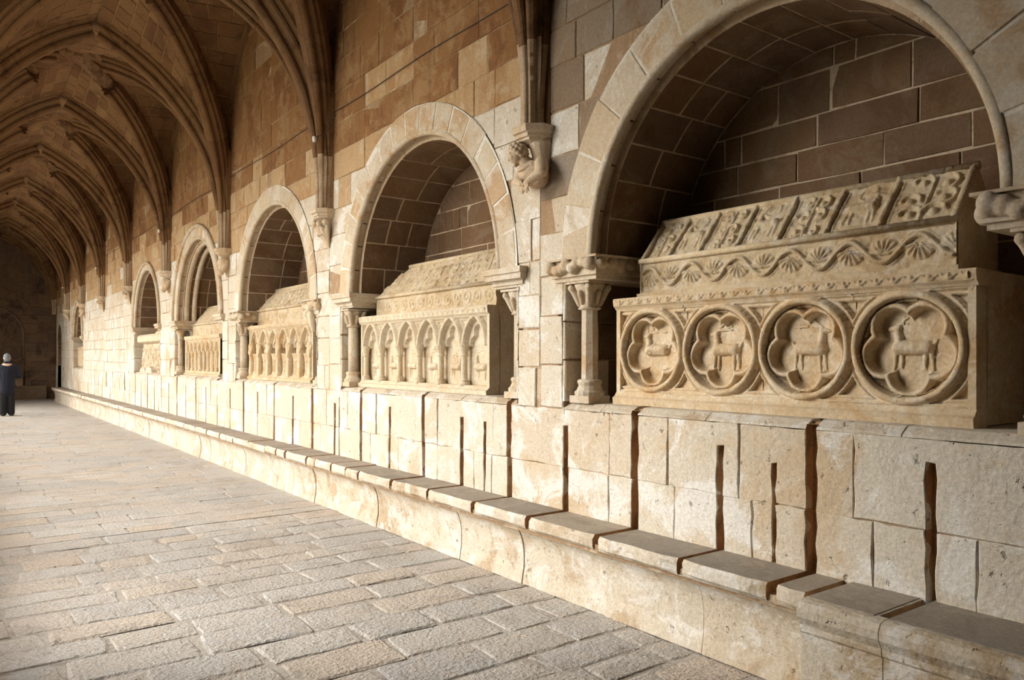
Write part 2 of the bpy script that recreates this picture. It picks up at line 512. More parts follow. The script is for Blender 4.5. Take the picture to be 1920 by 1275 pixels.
yard = obj('ground', [(-40, -30, -0.05), (-0.4, -30, -0.05), (-0.4, 60, -0.05), (-40, 60, -0.05)], [[0, 1, 2, 3]], MAT['yard'])
tag(yard, 'turf of the cloister garth outside the arcade', kind='structure')

# ------------------------------------------------------------------ vault
def rib_curve(p0, p1, zt, zs=ZS, off=0.0, n=64, z0=ZC):
    p0 = Vector((p0[0], p0[1])); p1 = Vector((p1[0], p1[1]))
    a = (p1 - p0).length; u = (p1 - p0).normalized(); h = zt - zs
    R = (a * a + h * h) / (2 * a)
    the = math.acos(max(-1, min(1, (R - a) / (R + off))))
    pts = []
    m = 10
    for i in range(m): pts.append((-off, z0 + (zs - z0) * i / m, Vector((-1.0, 0.0))))
    for i in range(n + 1):
        th = the * i / n
        pts.append((R - (R + off) * math.cos(th), zs + (R + off) * math.sin(th), Vector((-math.cos(th), math.sin(th)))))
    P = [Vector((p0.x + u.x * s, p0.y + u.y * s, z)) for s, z, nn in pts]
    U = [Vector((u.x * nn.x, u.y * nn.x, nn.y)) for s, z, nn in pts]
    return P, U, Vector((-u.y, u.x, 0))

def resample(P, ts):
    L = [0.0]
    for i in range(1, len(P)): L.append(L[-1] + (P[i] - P[i - 1]).length)
    out = []; k = 0
    for t in ts:
        s = t * L[-1]
        while k < len(P) - 2 and L[k + 1] < s: k += 1
        f = (s - L[k]) / max(1e-6, L[k + 1] - L[k])
        out.append(P[k].lerp(P[k + 1], f))
    return out

Z_T, Z_D, Z_W, ZS_W = 6.10, 6.26, 6.62, 4.75
def bay_curves(n, sx, far, off=0.22):
    """the springer at side sx (+1 tomb wall, -1 arcade) and at the far or near corbel of bay n"""
    c = CY[n + 1] if far else CY[n]
    mid = (CY[n] + CY[n + 1]) / 2; d = -1 if far else 1
    X = CX + sx * (WX - CX)
    A = rib_curve((X - sx * 0.16, c), (CX, c), Z_T, off=off)
    D = rib_curve((X - sx * 0.13, c + d * 0.065), (CX, mid), Z_D, off=off)
    W = rib_curve((X, c + d * 0.02), (X, mid), Z_W, zs=ZS_W)
    return A, D, W

def web_courses(C1, C2, near, prio, shell, stones):
    ts = [0.05]
    while ts[-1] < 1.0:
        ts.append(ts[-1] + random.uniform(0.042, 0.062))
    ts[-1] = 1.0
    if ts[-1] - ts[-2] < 0.02: ts.pop(-2)
    a, b = resample(C1, ts), resample(C2, ts)
    for i in range(len(ts) - 1):
        q = [a[i], b[i], b[i + 1], a[i + 1]]
        nrm = (q[1] - q[0]).cross(q[3] - q[0])
        if nrm.length < 1e-6: continue
        nrm.normalize()
        mid = (q[0] + q[1] + q[2] + q[3]) / 4
        if nrm.dot(mid - Vector((CX, near, 4.2))) < 0: nrm = -nrm
        w = ((q[1] - q[0]).length + (q[2] - q[3]).length) / 2
        if w < 0.10:
            shell.add([v + nrm * 0.003 for v in q], [[0, 1, 2, 3]]); continue
        k = max(1, int(round(w / random.uniform(0.28, 0.46))))
        cuts = [0.0] + sorted(min(0.97, max(0.03, (j + random.uniform(-0.22, 0.22)) / k)) for j in range(1, k)) + [1.0]
        hgt = (q[3] - q[0]).length
        e = 0.008 / max(hgt, 0.05)
        for j in range(k):
            g = 0.008 / max(w, 0.1)
            c0, c1 = cuts[j] + g, cuts[j + 1] - g
            pt = lambda s, t: q[0].lerp(q[1], s).lerp(q[3].lerp(q[2], s), t)
            shell.add([pt(cuts[j], 0) + nrm * 0.003, pt(cuts[j + 1], 0) + nrm * 0.003, pt(cuts[j + 1], 1) + nrm * 0.003, pt(cuts[j], 1) + nrm * 0.003], [[0, 1, 2, 3]])
            ring = [pt(c0, e), pt(c1, e), pt(c1, 1 - e), pt(c0, 1 - e)]
            ins = [pt(c0 + g, 2 * e), pt(c1 - g, 2 * e), pt(c1 - g, 1 - 2 * e), pt(c0 + g, 1 - 2 * e)]
            d = random.uniform(0.006, 0.012)
            V = [v for v in ring] + [v - nrm * (d * 0.6) for v in ring] + [v - nrm * d for v in ins]
            F = [[r * 4 + x, r * 4 + (x + 1) % 4, r * 4 + 4 + (x + 1) % 4, r * 4 + 4 + x] for r in (0, 1) for x in range(4)] + [[8, 9, 10, 11]]
            stones.append((prio + random.random() * 0.01 - mid.z * 0.001, V, F, 0))

ceiling = thing('ceiling', (CX, 15, 0), 'rib vaulted ceiling of pointed stone arches over the gallery', None)
ceiling['kind'] = 'structure'
HALF = [(0, 0.000), (0.022, 0.0), (0.040, 0.010), (0.052, 0.030), (0.048, 0.052), (0.036, 0.062), (0.050, 0.078), (0.078, 0.082), (0.098, 0.096),
        (0.104, 0.118), (0.094, 0.136), (0.110, 0.150), (0.128, 0.160), (0.128, 0.30)]
def profile(s):
    return [(a * s, b * s) for a, b in HALF[1:]] + [(-a * s, b * s) for a, b in HALF[:0:-1]]

def taper(t): 
    x = min(1.0, t / 0.42); return 0.42 + 0.58 * x * x * (3 - 2 * x)

def tsweep(pts, ts, prof, S):
    V, F = sweep([p for p, u in pts], prof, [S] * len(pts), [u for p, u in pts])
    n = len(prof); out = []
    for i, (p, u) in enumerate(pts):
        k = taper(ts[i])
        for a, b in prof:
            b2 = b * k + 0.30 * (1 - k) * 0.0
            v = p + S * (a * k) + u * b2
            out.append((v.x, v.y, v.z))
    return out, F

def rib(name, curve, scale, parent_name_stones, joints, split, t_end=1.0, rough_from=None):
    P, U, S = curve
    ts = np.linspace(0, t_end, 40)
    L = [0.0]
    for i in range(1, len(P)): L.append(L[-1] + (P[i] - P[i - 1]).length)
    def at(t):
        s = t * L[-1]; k = 0
        while k < len(P) - 2 and L[k + 1] < s: k += 1
        f = (s - L[k]) / max(1e-6, L[k + 1] - L[k])
        return P[k].lerp(P[k + 1], f), U[k].lerp(U[k + 1], f).normalized()
    core = [(a * 0.93, b * 0.97 + 0.006) for a, b in profile(scale)]
    pts = [at(t) for t in ts]
    V, F = tsweep(pts, ts, core, S)
    if t_end < 0.999:                                   # the moulding has fallen away towards the crown
        tr = np.linspace(t_end - 0.01, 1.0, 14)
        pr = [at(t) for t in tr]
        n0 = len(V); prof = [(-0.12, 0.34), (-0.13, 0.22), (-0.07, 0.17), (0.0, 0.15), (0.07, 0.17), (0.13, 0.22), (0.12, 0.34)]
        V2, F2 = sweep([p for p, u in pr], prof, [S] * len(pr), [u for p, u in pr])
        V2 = [tuple(c + random.uniform(-0.018, 0.018) for c in v) for v in V2]
        V = V + V2; F = F + [[i + n0 for i in f] for f in F2]
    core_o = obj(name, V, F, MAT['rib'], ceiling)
    prof = profile(scale)
    bag = Bag()
    for j in range(joints):
        t0, t1 = t_end * j / joints, t_end * (j + 1) / joints
        g = 0.0035 / L[-1]
        pts = [at(t) for t in np.linspace(t0 + g, t1 - g, 7)]
        jit = random.uniform(-0.003, 0.003)
        V, F = tsweep([(p + u * jit, u) for p, u in pts], np.linspace(t0 + g, t1 - g, 7), prof, S)
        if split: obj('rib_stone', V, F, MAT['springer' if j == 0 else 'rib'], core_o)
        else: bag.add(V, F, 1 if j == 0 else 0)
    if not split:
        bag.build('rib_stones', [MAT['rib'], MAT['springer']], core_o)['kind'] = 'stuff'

shell, wstones = Bag(), []
for n in range(len(CY) - 1):
    for sx in (1, -1):
        for far in (True, False):
            A, D, W = bay_curves(n, sx, far)
            prio = abs(n - 3.3) + (0 if sx > 0 else 2.5 if n < 4 else 0.6)
            if n < 1: prio += 10
            if n == 1: prio += 6
            ymid = (CY[n] + CY[n + 1]) / 2
            web_courses(A[0], D[0], ymid, prio, shell, wstones)
            web_courses(W[0], D[0], ymid, prio + (2 if far and sx > 0 else 0), shell, wstones)
            if n >= 1:
                A0, D0, _ = bay_curves(n, sx, far, off=0.0)
                brk = {1: 1.0, 2: 1.0, 3: 0.86 if far else 0.93, 4: 0.82 if far else 0.88, 5: 0.86, 6: 0.84}.get(n, 0.9)
                rib('diagonal_rib', D0, 1.12, None, 7, sx > 0 and 2 <= n <= 6, brk)
                if far: rib('transverse_rib', A0, 1.36, None, 6, sx > 0 and 2 <= n <= 6 or n == 5)
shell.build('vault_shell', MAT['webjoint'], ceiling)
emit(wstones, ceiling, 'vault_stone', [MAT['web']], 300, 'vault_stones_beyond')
# wall ribs along the lunettes
for n in range(1, len(CY) - 1):
    for far in (True, False):
        W = bay_curves(n, 1, far)[2]
        P = [p + Vector((-0.005, 0, 0)) for p in W[0][::3]] ; U = W[1][::3]
        S = [Vector((1, 0, 0))] * len(P)
        V, F = sweep(P, [(0.05, 0.03), (-0.025, 0.03), (-0.055, 0.0), (-0.05, -0.03), (-0.02, -0.05), (0.0, -0.10), (0.05, -0.10)], S, U)
        obj('wall_rib', V, F, MAT['rib'], ceiling, smooth=False)

# ------------------------------------------------------------------ tomb wall
NICHES = [dict(yc=2.65, R=1.29, Re=1.57), dict(yc=6.40, R=1.40, Re=1.645), dict(yc=10.31, R=1.385, Re=1.60),
          dict(yc=14.15, R=1.40, Re=1.60), dict(yc=18.30, R=1.24, Re=1.36), dict(yc=28.95, R=1.06, Re=1.17)]
ZSILL, ZSP = 1.285, 2.295
DOOR = dict(yc=33.95, R=0.52, Re=0.56)

def wall_top(n):
    """outline of the lunette of bay n, counter-clockwise in (y, z)"""
    W0 = bay_curves(n, 1, False)[2][0]; W1 = bay_curves(n, 1, True)[2][0]
    up = [(p.y, p.z) for p in W1[10::5]] + [(W1[-1].y, W1[-1].z)]
    dn = [(p.y, p.z) for p in W0[10::5]][::-1]
    return [(CY[n], 1.0), (CY[n + 1], 1.0)] + up + dn

def disc_cut(y0, y1, z0, z1, yc, R, zc):
    """rectangle minus the arch opening, for a stone on one side of the arch's centre line"""
    side = 1 if (y0 + y1) / 2 > yc else -1
    if side < 0: y0, y1 = 2 * yc - y1, 2 * yc - y0
    lim = lambda z: max(y0, yc + (R if z <= zc else math.sqrt(max(0.0, R * R - (z - zc) ** 2))))
    zs = [z0 + (z1 - z0) * i / 24 for i in range(25)]
    ok = [z for z in zs if lim(z) < y1 - 0.02]
    if len(ok) < 3: return []
    poly = [(y1, ok[0]), (y1, ok[-1])]
    left = [(lim(z), z) for z in reversed(ok)]
    if lim(ok[0]) == y0 and lim(ok[-1]) == y0: left = [left[0], left[-1]]
    else: left = left[::2] + [left[-1]]
    if ok[0] > z0 and lim(ok[0]) < y1 - 0.02: poly = poly
    poly = clean(poly + left, 0.01)
    if side < 0: poly = [(2 * yc - y, z) for y, z in poly]
    return poly

wall = thing('wall_right', (WX, 15, 0), 'long stone wall of arched tomb niches', None)
wall['kind'] = 'structure'
back = Bag()
ys = sorted(set([round(-3.4 + 0.06 * i, 3) for i in range(int((BY + 3.6) / 0.06))]))
openings = NICHES + [DOOR]
Bag().box(WX, WX + 0.5, 33.1, 33.43, 0, 1.3).box(WX, WX + 0.5, 34.47, BY, 0, 1.3).box(WX, WX + 0.06, -3.4, 0.4, 0, 1.3).build('wall_foot', MAT['cream'], wall)
def wtop(y):
    for n in range(len(CY) - 1):
        if CY[n] <= y <= CY[n + 1]:
            mid = (CY[n] + CY[n + 1]) / 2; a = mid - CY[n]; h = Z_W - ZS_W
            R = (a * a + h * h) / (2 * a); s = min(y - CY[n], CY[n + 1] - y)
            return ZS_W + math.sqrt(max(0, R * R - (R - s) ** 2)) + 0.12
    return 4.9
def wbot(y):
    for o in openings:
        d = abs(y - o['yc'])
        if d < o['Re'] - 0.0: return ZSP + math.sqrt(max(0, o['Re'] ** 2 - d * d)) - 0.02
    return 1.20
for y0, y1 in zip(ys[:-1], ys[1:]):
    V = [M_right(y0, wbot(y0), -0.007), M_right(y1, wbot(y1), -0.007), M_right(y1, wtop(y1), -0.007), M_right(y0, wtop(y0), -0.007)]
    if abs(wbot(y0) - wbot(y1)) > 0.9:
        zb = max(wbot(y0), wbot(y1)); V[0] = M_right(y0, zb, -0.007); V[1] = M_right(y1, zb, -0.007)
    back.add(V, [[0, 1, 2, 3]])
obj('wall_core', back.V, back.F, MAT['joint'], wall)
obj('groove_core', [M_right(-3.4, 0.0, -0.06), M_right(33.35, 0.0, -0.06), M_right(33.35, 1.27, -0.06), M_right(-3.4, 1.27, -0.06)], [[0, 1, 2, 3]], MAT['groove'], wall)

def wall_stones():
    out = []
    for n in range(len(CY) - 1):
        if n < 1: continue
        lun = wall_top(n)
        bay = [o for o in openings if CY[n] < o['yc'] < CY[n + 1]]
        z = 1.235
        while z < 6.5:
            dz = random.uniform(0.25, 0.36)
            brk = [CY[n], CY[n + 1]]
            if bay: brk.insert(1, bay[0]['yc'])
            for b0, b1 in zip(brk[:-1], brk[1:]):
                y = b0 + (0 if b0 == CY[n] else 0)
                y -= random.uniform(0, 0.3) if b0 == CY[n] else 0
                while y < b1 - 0.02:
                    w = random.uniform(0.30, 0.80)
                    y1 = y + w
                    if b1 - y1 < 0.22: y1 = b1
                    g = random.choice([0.002, 0.003, 0.004, 0.007])
                    ya, yb = max(y, b0) + g, min(y1, b1) - g
                    poly = None
                    if yb - ya > 0.05:
                        if z + dz < ZS_W - 0.05:
                            if bay: poly = disc_cut(ya, yb, z + g, z + dz - g, bay[0]['yc'], bay[0]['Re'] + 0.006, ZSP)
                            else: poly = [(ya, z + g), (yb, z + g), (yb, z + dz - g), (ya, z + dz - g)]
                        else:
                            poly = clip_convex([(ya, z + g), (yb, z + g), (yb, z + dz - g), (ya, z + dz - g)], lun)
                    if poly and len(poly) >= 3 and abs(area2(poly)) > 0.012:
                        zm = z + dz / 2; ym = (ya + yb) / 2
                        up = zm + random.gauss(0, 0.16)
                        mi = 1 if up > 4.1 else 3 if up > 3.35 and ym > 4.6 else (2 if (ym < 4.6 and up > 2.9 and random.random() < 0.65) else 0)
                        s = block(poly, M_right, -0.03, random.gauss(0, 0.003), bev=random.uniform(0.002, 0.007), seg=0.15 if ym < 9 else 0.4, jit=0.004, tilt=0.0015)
                        if s:
                            q = project((WX, ym, zm)); seen = q and -30 < q[0] < 1990 and -50 < q[1] < 1300
                            out.append((ym + (0 if seen else 100), s[0], s[1], mi))
                    y = y1
            z += dz
    return out
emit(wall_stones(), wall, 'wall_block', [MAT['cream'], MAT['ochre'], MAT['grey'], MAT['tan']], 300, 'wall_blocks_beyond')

# dado between bench and niches: two courses cut by the old stall grooves
GROOVES = [1.676, 2.266, 2.838, 3.512, 4.194, 4.868, 5.556, 6.207, 6.88]
while GROOVES[-1] < 32.4: GROOVES.append(GROOVES[-1] + 0.664 + random.uniform(-0.02, 0.02))
GROOVES = [0.35, 1.0] + GROOVES
FULL = lambda k: k % 2 == 1
gw = lambda k: 0.060 if FULL(k) else 0.046
dado = []
ZJ, ZD = 0.825, 1.235
THIN = [(2.485, 0.022, 1.04), (5.208, 0.030, 1.08), (8.085, 0.024, 1.16), (14.0, 0.02, 1.1), (17.1, 0.02, 1.1), (20.3, 0.02, 1.1)]
CUTS = [(GROOVES[k], gw(k), 1.30 if FULL(k) else 1.11 + random.uniform(-0.02, 0.02)) for k in range(len(GROOVES))] + THIN
CUTS.sort()
def course(z0, z1, joints):
    """one course of the dado, split by the full grooves and the joints, notched by the short grooves"""
    full = [(y, w) for y, w, zt in CUTS if zt > z1 - 0.005]
    ends = sorted([(y - w / 2, y + w / 2) for y, w in full] + [(j - 0.002, j + 0.002) for j in joints])
    for (a0, a), (b, b1) in zip(ends[:-1], ends[1:]):
        if b - a < 0.03: continue
        poly = [(a, z0)]
        for y, w, zt in CUTS:
            if a + 0.02 < y - w / 2 and y + w / 2 < b - 0.02 and z0 < zt <= z1 - 0.005:
                poly += [(y - w / 2, z0), (y - w / 2, zt), (y + w / 2, zt), (y + w / 2, z0)]
        poly += [(b, z0), (b, z1), (a, z1)]
        s = block(poly, M_right, -0.062, random.gauss(0.002, 0.002), bev=random.uniform(0.003, 0.006), seg=0.08 if a < 8 else 0.2, jit=0.006 if a < 8 else 0.003)
        if s: dado.append((a, *s, 0))
def joints_between(lo, hi, near):
    out = []
    for y0, y1 in zip([c[0] for c in CUTS[:-1]], [c[0] for c in CUTS[1:]]):
        if random.random() < 0.75 and y1 - y0 > 0.3: out.append(y0 + (y1 - y0) * random.uniform(0.25, 0.75))
    return out
course(BENCH_Z - 0.02, ZJ - 0.002, joints_between(0, 0, 0))
course(ZJ, ZD, joints_between(0, 0, 0))
# the grooves are cut to a rough rust-stained channel
for y, w, zt in CUTS:
    zt = min(zt, 1.262); n = 9 if y < 9 else 3
    V, F = [], []
    for i in range(n + 1):
        z = 0.42 + (zt - 0.42) * i / n
        for yy, h in ((y - w / 2 + 0.001, -0.005), (y - w / 2 + 0.003, -0.03), (y - w / 2 + 0.006, -0.058), (y + w / 2 - 0.006, -0.058), (y + w / 2 - 0.003, -0.03), (y + w / 2 - 0.001, -0.005)):
            V.append(M_right(yy + (random.uniform(-0.004, 0.004) if -0.058 < h < -0.006 else 0), z, h))
    for i in range(n):
        for j in range(5): F.append([i * 6 + j, i * 6 + j + 1, i * 6 + 7 + j, i * 6 + 6 + j])
    F.append([n * 6 + j for j in range(6)])
    obj('stall_groove', V, F, MAT['groove'], wall)
fill = Bag()
for (ya, wa, _), (yb, wb, _) in zip(CUTS[:-1], CUTS[1:]):
    a, b = ya + wa / 2 + 0.01, yb - wb / 2 - 0.01
    if b - a < 0.05: continue
    fill.add([M_right(a, 0.4, -0.009), M_right(b, 0.4, -0.009), M_right(b, 1.23, -0.009), M_right(a, 1.23, -0.009)], [[0, 1, 2, 3]])
fill.build('dado_core', MAT['joint'], wall)
emit(dado, wall, 'dado_block', [MAT['cream']], 300, 'dado_blocks_beyond')

# ------------------------------------------------------------------ end wall, arcade wall, side chamber
endw = thing('wall_back', (CX, BY, 0), 'dim end wall of the gallery with a shallow arch', None); endw['kind'] = 'structure'
EN = dict(yc=1.45, R=1.0, Re=1.02); EZ = 2.5
eb = Bag()
for i in range(80):
    x0, x1 = -0.3 + i * 0.05, -0.25 + i * 0.05
    f = lambda x: EZ + math.sqrt(max(0, 1.0 - (x - 1.45) ** 2)) if abs(x - 1.45) < 1.0 else -0.2
    zb = lambda x: f(x)
    V = [M_back(x0, zb(x0), -0.02), M_back(x1, zb(x1), -0.02), M_back(x1, 6.8, -0.02), M_back(x0, 6.8, -0.02)]
    if (zb(x0) < 0) != (zb(x1) < 0): V[0] = M_back(x0, 2.4, -0.02); V[1] = M_back(x1, 2.4, -0.02)
    eb.add(V, [[0, 1, 2, 3]])
eb.add([M_back(0.3, -0.2, -0.45), M_back(2.6, -0.2, -0.45), M_back(2.6, 3.7, -0.45), M_back(0.3, 3.7, -0.45)], [[0, 1, 2, 3]])
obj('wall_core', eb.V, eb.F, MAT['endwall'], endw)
es = []
z = 0.0
while z < 3.4:
    dz = random.uniform(0.28, 0.40); x = 1.45
    while x < WX:
        w = random.uniform(0.4, 0.75); x1 = min(WX, x + w)
        p = disc_cut(max(x, 1.46) + 0.006, x1 - 0.006, z + 0.006, z + dz - 0.006, 1.45, 1.06, EZ)
        if p:
            s = block(p, M_back, -0.03, random.gauss(0, 0.006), 0.012, 0.3)
            if s: es.append((0, *s, 0))
        x = x1
    z += dz
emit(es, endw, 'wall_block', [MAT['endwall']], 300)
P = [Vector(M_back(1.45 + 1.03 * math.cos(t), EZ + 1.03 * math.sin(t), 0.01)) for t in np.linspace(0, pi, 33)]
P = [Vector(M_back(2.48, 0.55, 0.01))] + P + [Vector(M_back(0.42, 0.55, 0.01))]
obj('arch_moulding', *tube(P, 0.045, 8), MAT['endwall'], endw, smooth=True)
# low bench along the end wall and its half-hidden relief
b = Bag().box(0.0, 3.2, BY - 0.36, BY, 0.0, 0.42).box(0.0, 3.2, BY - 0.40, BY, 0.42, 0.52)
b.build('end_bench', MAT['endwall'], endw)
def end_relief(A, B):
    H = np.zeros_like(A)
    for k in range(5):
        c = 0.55 + k * 0.42
        r = np.hypot(A - c, (B - 1.75) * 0.8)
        H = np.maximum(H, roll(np.abs(r - 0.17), 0.03))
        H = np.where(r < 0.14, -0.04, H)
        H = np.maximum(H, seg_h(A, B, c - 0.21, 1.25, c - 0.21, 1.75, 0.03))
    return H + wear(A, B, 0.01)
hfield('arcade_relief', endw, MAT['endwall'], lambda a, b, h: M_back(a, b, h - 0.2), 0.5, 2.4, 1.15, 2.05, end_relief, 0.02)

lw = Bag()
P0, P1 = LX - 0.48, LX
def pier(y0, y1): lw.box(P0, P1, y0, y1, 0.0, 6.9)
for n in range(2, len(CY) - 2):
    pier(CY[n] - 0.30, CY[n] + 0.30)
    a0, a1 = CY[n] + 0.30, min(CY[n + 1], BY) - 0.30
    mid = (a0 + a1) / 2; half = (a1 - a0) / 2
    N_ = 16; Rr = half * 1.25
    for i in range(N_):
        y0, y1 = a0 + (a1 - a0) * i / N_, a0 + (a1 - a0) * (i + 1) / N_
        s = half - min(abs(y0 - mid), abs(y1 - mid)); zt = (3.3 if n < 4 else 3.05) + math.sqrt(max(0, Rr * Rr - (Rr - s) ** 2))  # unseen arch heads, shaped for the light and lower in the far bays
        lw.box(P0, P1, y0, y1, zt, 6.9)
    lw.box(P0, P1, a0, a1, 0.0, 0.55)
    if n >= 3:                                          # unseen mullions, added to cut the light in the far bays
        for f in (0.5,): lw.box(P0 + 0.1, P1 - 0.1, a0 + (a1 - a0) * f - 0.13, a0 + (a1 - a0) * f + 0.13, 0.55, 5.3)
pier(CY[-2] - 0.3, BY + 0.3)  # last bay closed out of view to keep daylight off the end wall
wl = lw.build('wall_left', MAT['cream']); tag(wl, 'open stone arcade on the garth side of the gallery', kind='structure')
ch = Bag()
ch.box(-3.4, -3.2, -3.6, 4.3, 0, 5.2); ch.box(-3.4, WX + 0.2, -3.6, -3.4, 0, 6.9); ch.box(-3.4, LX, 4.0, 4.25, 0, 5.2); ch.box(-3.4, LX, -3.6, 4.3, 5.0, 5.2)
ch.box(P0, P1, -3.6, 4.2, 4.6, 6.9)
chm = ch.build('wall_near', MAT['dim']); tag(chm, 'plain walls of the side chamber behind the viewer', kind='structure')
# roof over the vault keeps daylight out of the joints
rf = Bag().box(LX - 0.6, WX + 1.2, -3.6, BY + 0.3, 7.0, 7.15).box(WX + 1.05, WX + 1.2, -3.6, BY + 0.3, 0, 7.0).box(LX - 0.6, WX + 1.2, BY + 0.6, BY + 0.7, 0, 7.0).build('roof', MAT['dim'])
tag(rf, 'roof and outer wall behind the tomb niches', kind='structure')
# ------------------------------------------------------------------ niches
DEP = 0.85
def extrude_y(prof, y0, y1):
    """prof: closed list of (x, z)"""
    n = len(prof)
    V = [(x, y0, z) for x, z in prof] + [(x, y1, z) for x, z in prof]
    F = [[i, (i + 1) % n, n + (i + 1) % n, n + i] for i in range(n)] + [list(range(n))[::-1], [n + i for i in range(n)]]
    return V, F

def sill_pieces(parent, y0, y1):
    cuts = [y0] + [v for k in range(len(GROOVES)) if FULL(k) and y0 + 0.1 < GROOVES[k] < y1 - 0.1 for v in (GROOVES[k] - 0.03, GROOVES[k] + 0.03)] + [y1]
    for a, b in zip(cuts[0::2], cuts[1::2]):
        m = (a + b) / 2 + random.uniform(-0.15, 0.15)
        for c, d in ((a, m - 0.004), (m + 0.004, b)):
            if d - c < 0.05: continue
            dz = random.uniform(-0.004, 0.002)
            prof = [(WX + 0.10, ZD - 0.01), (WX - 0.004, ZD + 0.002), (WX + 0.004, ZD + 0.014 + dz), (WX + 0.052, ZSILL + dz - 0.004), (WX + 0.075, ZSILL + dz), (WX + DEP, ZSILL), (WX + DEP, ZD - 0.01)]
            obj('sill_stone', *extrude_y(prof, c, d), MAT['bench'], parent)
    obj('sill_bed', *extrude_y([(WX + 0.062, 1.1), (WX + 0.07, ZSILL - 0.012), (WX + DEP, ZSILL - 0.012), (WX + DEP, 1.1)], y0, y1), MAT['groove'], parent)

def niche(spec, label, nv, orders=0, vmat='voussoir', carved=False, head=True):
    yc, R, Re = spec['yc'], spec['R'], spec['Re']
    t = thing('arched_niche', (WX, yc, ZSILL), label, 'niche', 'tomb niches along the wall')
    # ring of voussoirs
    e = 0.0075
    for k in range(nv):
        t0, t1 = pi * k / nv, pi * (k + 1) / nv
        a0, a1 = t0 + e / Re, t1 - e / Re
        out = Re + random.uniform(-0.02, 0.012) if not orders else Re
        pts = [(yc + R * math.cos(a), ZSP + R * math.sin(a)) for a in np.linspace(a0, a1, 4)] + [(yc + out * math.cos(a), ZSP + out * math.sin(a)) for a in np.linspace(a1, a0, 4)]
        s = block(pts, M_right, -0.26, 0.012 + random.gauss(0, 0.002), bev=0.006, seg=None)
        if s: obj('voussoir', s[0], s[1], MAT[vmat], t)
    m = [(yc + r * math.cos(a), ZSP + r * math.sin(a)) for r in (R + 0.006, Re + 0.004) for a in np.linspace(0, pi, 41)]
    V = [M_right(y, z, 0.0085) for y, z in m]
    obj('arch_joint', V, [[i, i + 1, 42 + i, 41 + i] for i in range(40)], MAT['limewash'], t)
    # mouldings along the opening
    def arch_roll(r, rad, h, n=8):
        P = [Vector(M_right(yc + r * math.cos(a), ZSP + r * math.sin(a), h)) for a in np.linspace(0, pi, 57)]
        return tube(P, rad, n)
    obj('roll_moulding', *arch_roll(R - 0.005, 0.034, -0.012), MAT[vmat], t, smooth=True)
    if orders:
        obj('hood_moulding', *arch_roll(Re, 0.035, 0.02), MAT[vmat], t, smooth=True)
        if orders > 1:
            obj('roll_moulding', *arch_roll(R - 0.06, 0.05, -0.16), MAT[vmat], t, smooth=True)
            obj('roll_moulding', *arch_roll(R - 0.10, 0.045, -0.29), MAT[vmat], t, smooth=True)
    Rs = R - 0.07
    # barrel soffit
    shellV, shellF = [], []
    for a in np.linspace(0, pi, 49):
        for r, h in ((R + 0.05, -0.10), (Rs + 0.005, -0.10), (Rs + 0.005, -DEP)):
            shellV.append(M_right(yc + r * math.cos(a), ZSP + r * math.sin(a), h))
    for i in range(48):
        for j in range(2): shellF.append([i * 3 + j, i * 3 + j + 1, i * 3 + j + 4, i * 3 + j + 3])
    sof = obj('soffit', shellV, shellF, MAT['pointing'], t)
    def M_sof(a, b, h): return (WX + b, yc + (Rs + 0.004 - h) * math.cos(a), ZSP + (Rs + 0.004 - h) * math.sin(a))
    nc = int(round(pi * Rs / 0.27))
    if nc % 2 == 0: nc += 1
    stones = []
    for k in range(nc):
        a0, a1 = pi * k / nc, pi * (k + 1) / nc
        j = random.choice([(0.42,), (0.55,), (0.33, 0.66), (0.36,), (0.6,)])
        cuts = [0.102] + [0.10 + (DEP - 0.10) * x + random.uniform(-0.03, 0.03) for x in j] + [DEP]
        for c0, c1 in zip(cuts[:-1], cuts[1:]):
            g = 0.0065
            aa = np.linspace(a0 + g / Rs, a1 - g / Rs, 4)
            c0g, c1g = c0 + (g if c0 > 0.11 else 0), c1 - g
            h = random.uniform(0.001, 0.004)
            V, F = [], []
            for a in aa:
                for b_, hh in ((c0g, -0.004), (c0g + 0.004, h), (c1g - 0.004, h), (c1g, -0.004)):
                    V.append(M_sof(a, b_, hh))
            for i in range(3):
                for q in range(3): F.append([i * 4 + q, i * 4 + q + 1, i * 4 + 5 + q, i * 4 + 4 + q])
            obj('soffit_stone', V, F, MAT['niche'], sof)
    # back wall
    bw = obj('back_wall', [M_right(yc - Re, 1.2, -DEP - 0.004), M_right(yc + Re, 1.2, -DEP - 0.004), M_right(yc + Re, ZSP + R, -DEP - 0.004), M_right(yc - Re, ZSP + R, -DEP - 0.004)], [[0, 1, 2, 3]], MAT['pointing'], t)
    disc = [(yc + Rs * math.cos(a), ZSP + Rs * math.sin(a)) for a in np.linspace(0, pi, 29)]
    z = ZSILL + 0.02
    rows = []
    while z < ZSP + Rs:
        dz = random.uniform(0.20, 0.28)
        rows.append((z, min(z + dz, ZSP + Rs))); z += dz
    for z0, z1 in rows:
        y = yc - Re - random.uniform(0, 0.4)
        while y < yc + Re:
            w = random.choice([random.uniform(0.34, 0.7), random.uniform(0.34, 0.7), 0.14]); g = random.uniform(0.004, 0.008)
            p = [(y + g, z0 + g), (y + w - g, z0 + g), (y + w - g, z1 - g), (y + g, z1 - g)]
            p = clip_convex(p, disc) if z0 > ZSP else clip_convex(p, [(yc - Re, 1.2), (yc + Re, 1.2), (yc + Re, 4), (yc - Re, 4)]) if z1 < ZSP + 0.15 else clip_convex(p, disc + [(yc - Rs, 1.2), (yc + Rs, 1.2)])
            if len(p) >= 3:
                s = block(p, lambda a, b, h: M_right(a, b, h - DEP), -0.008, random.uniform(-0.001, 0.004), 0.003, 0.25, 0.004)
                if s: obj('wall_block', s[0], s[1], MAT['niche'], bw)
            y += w
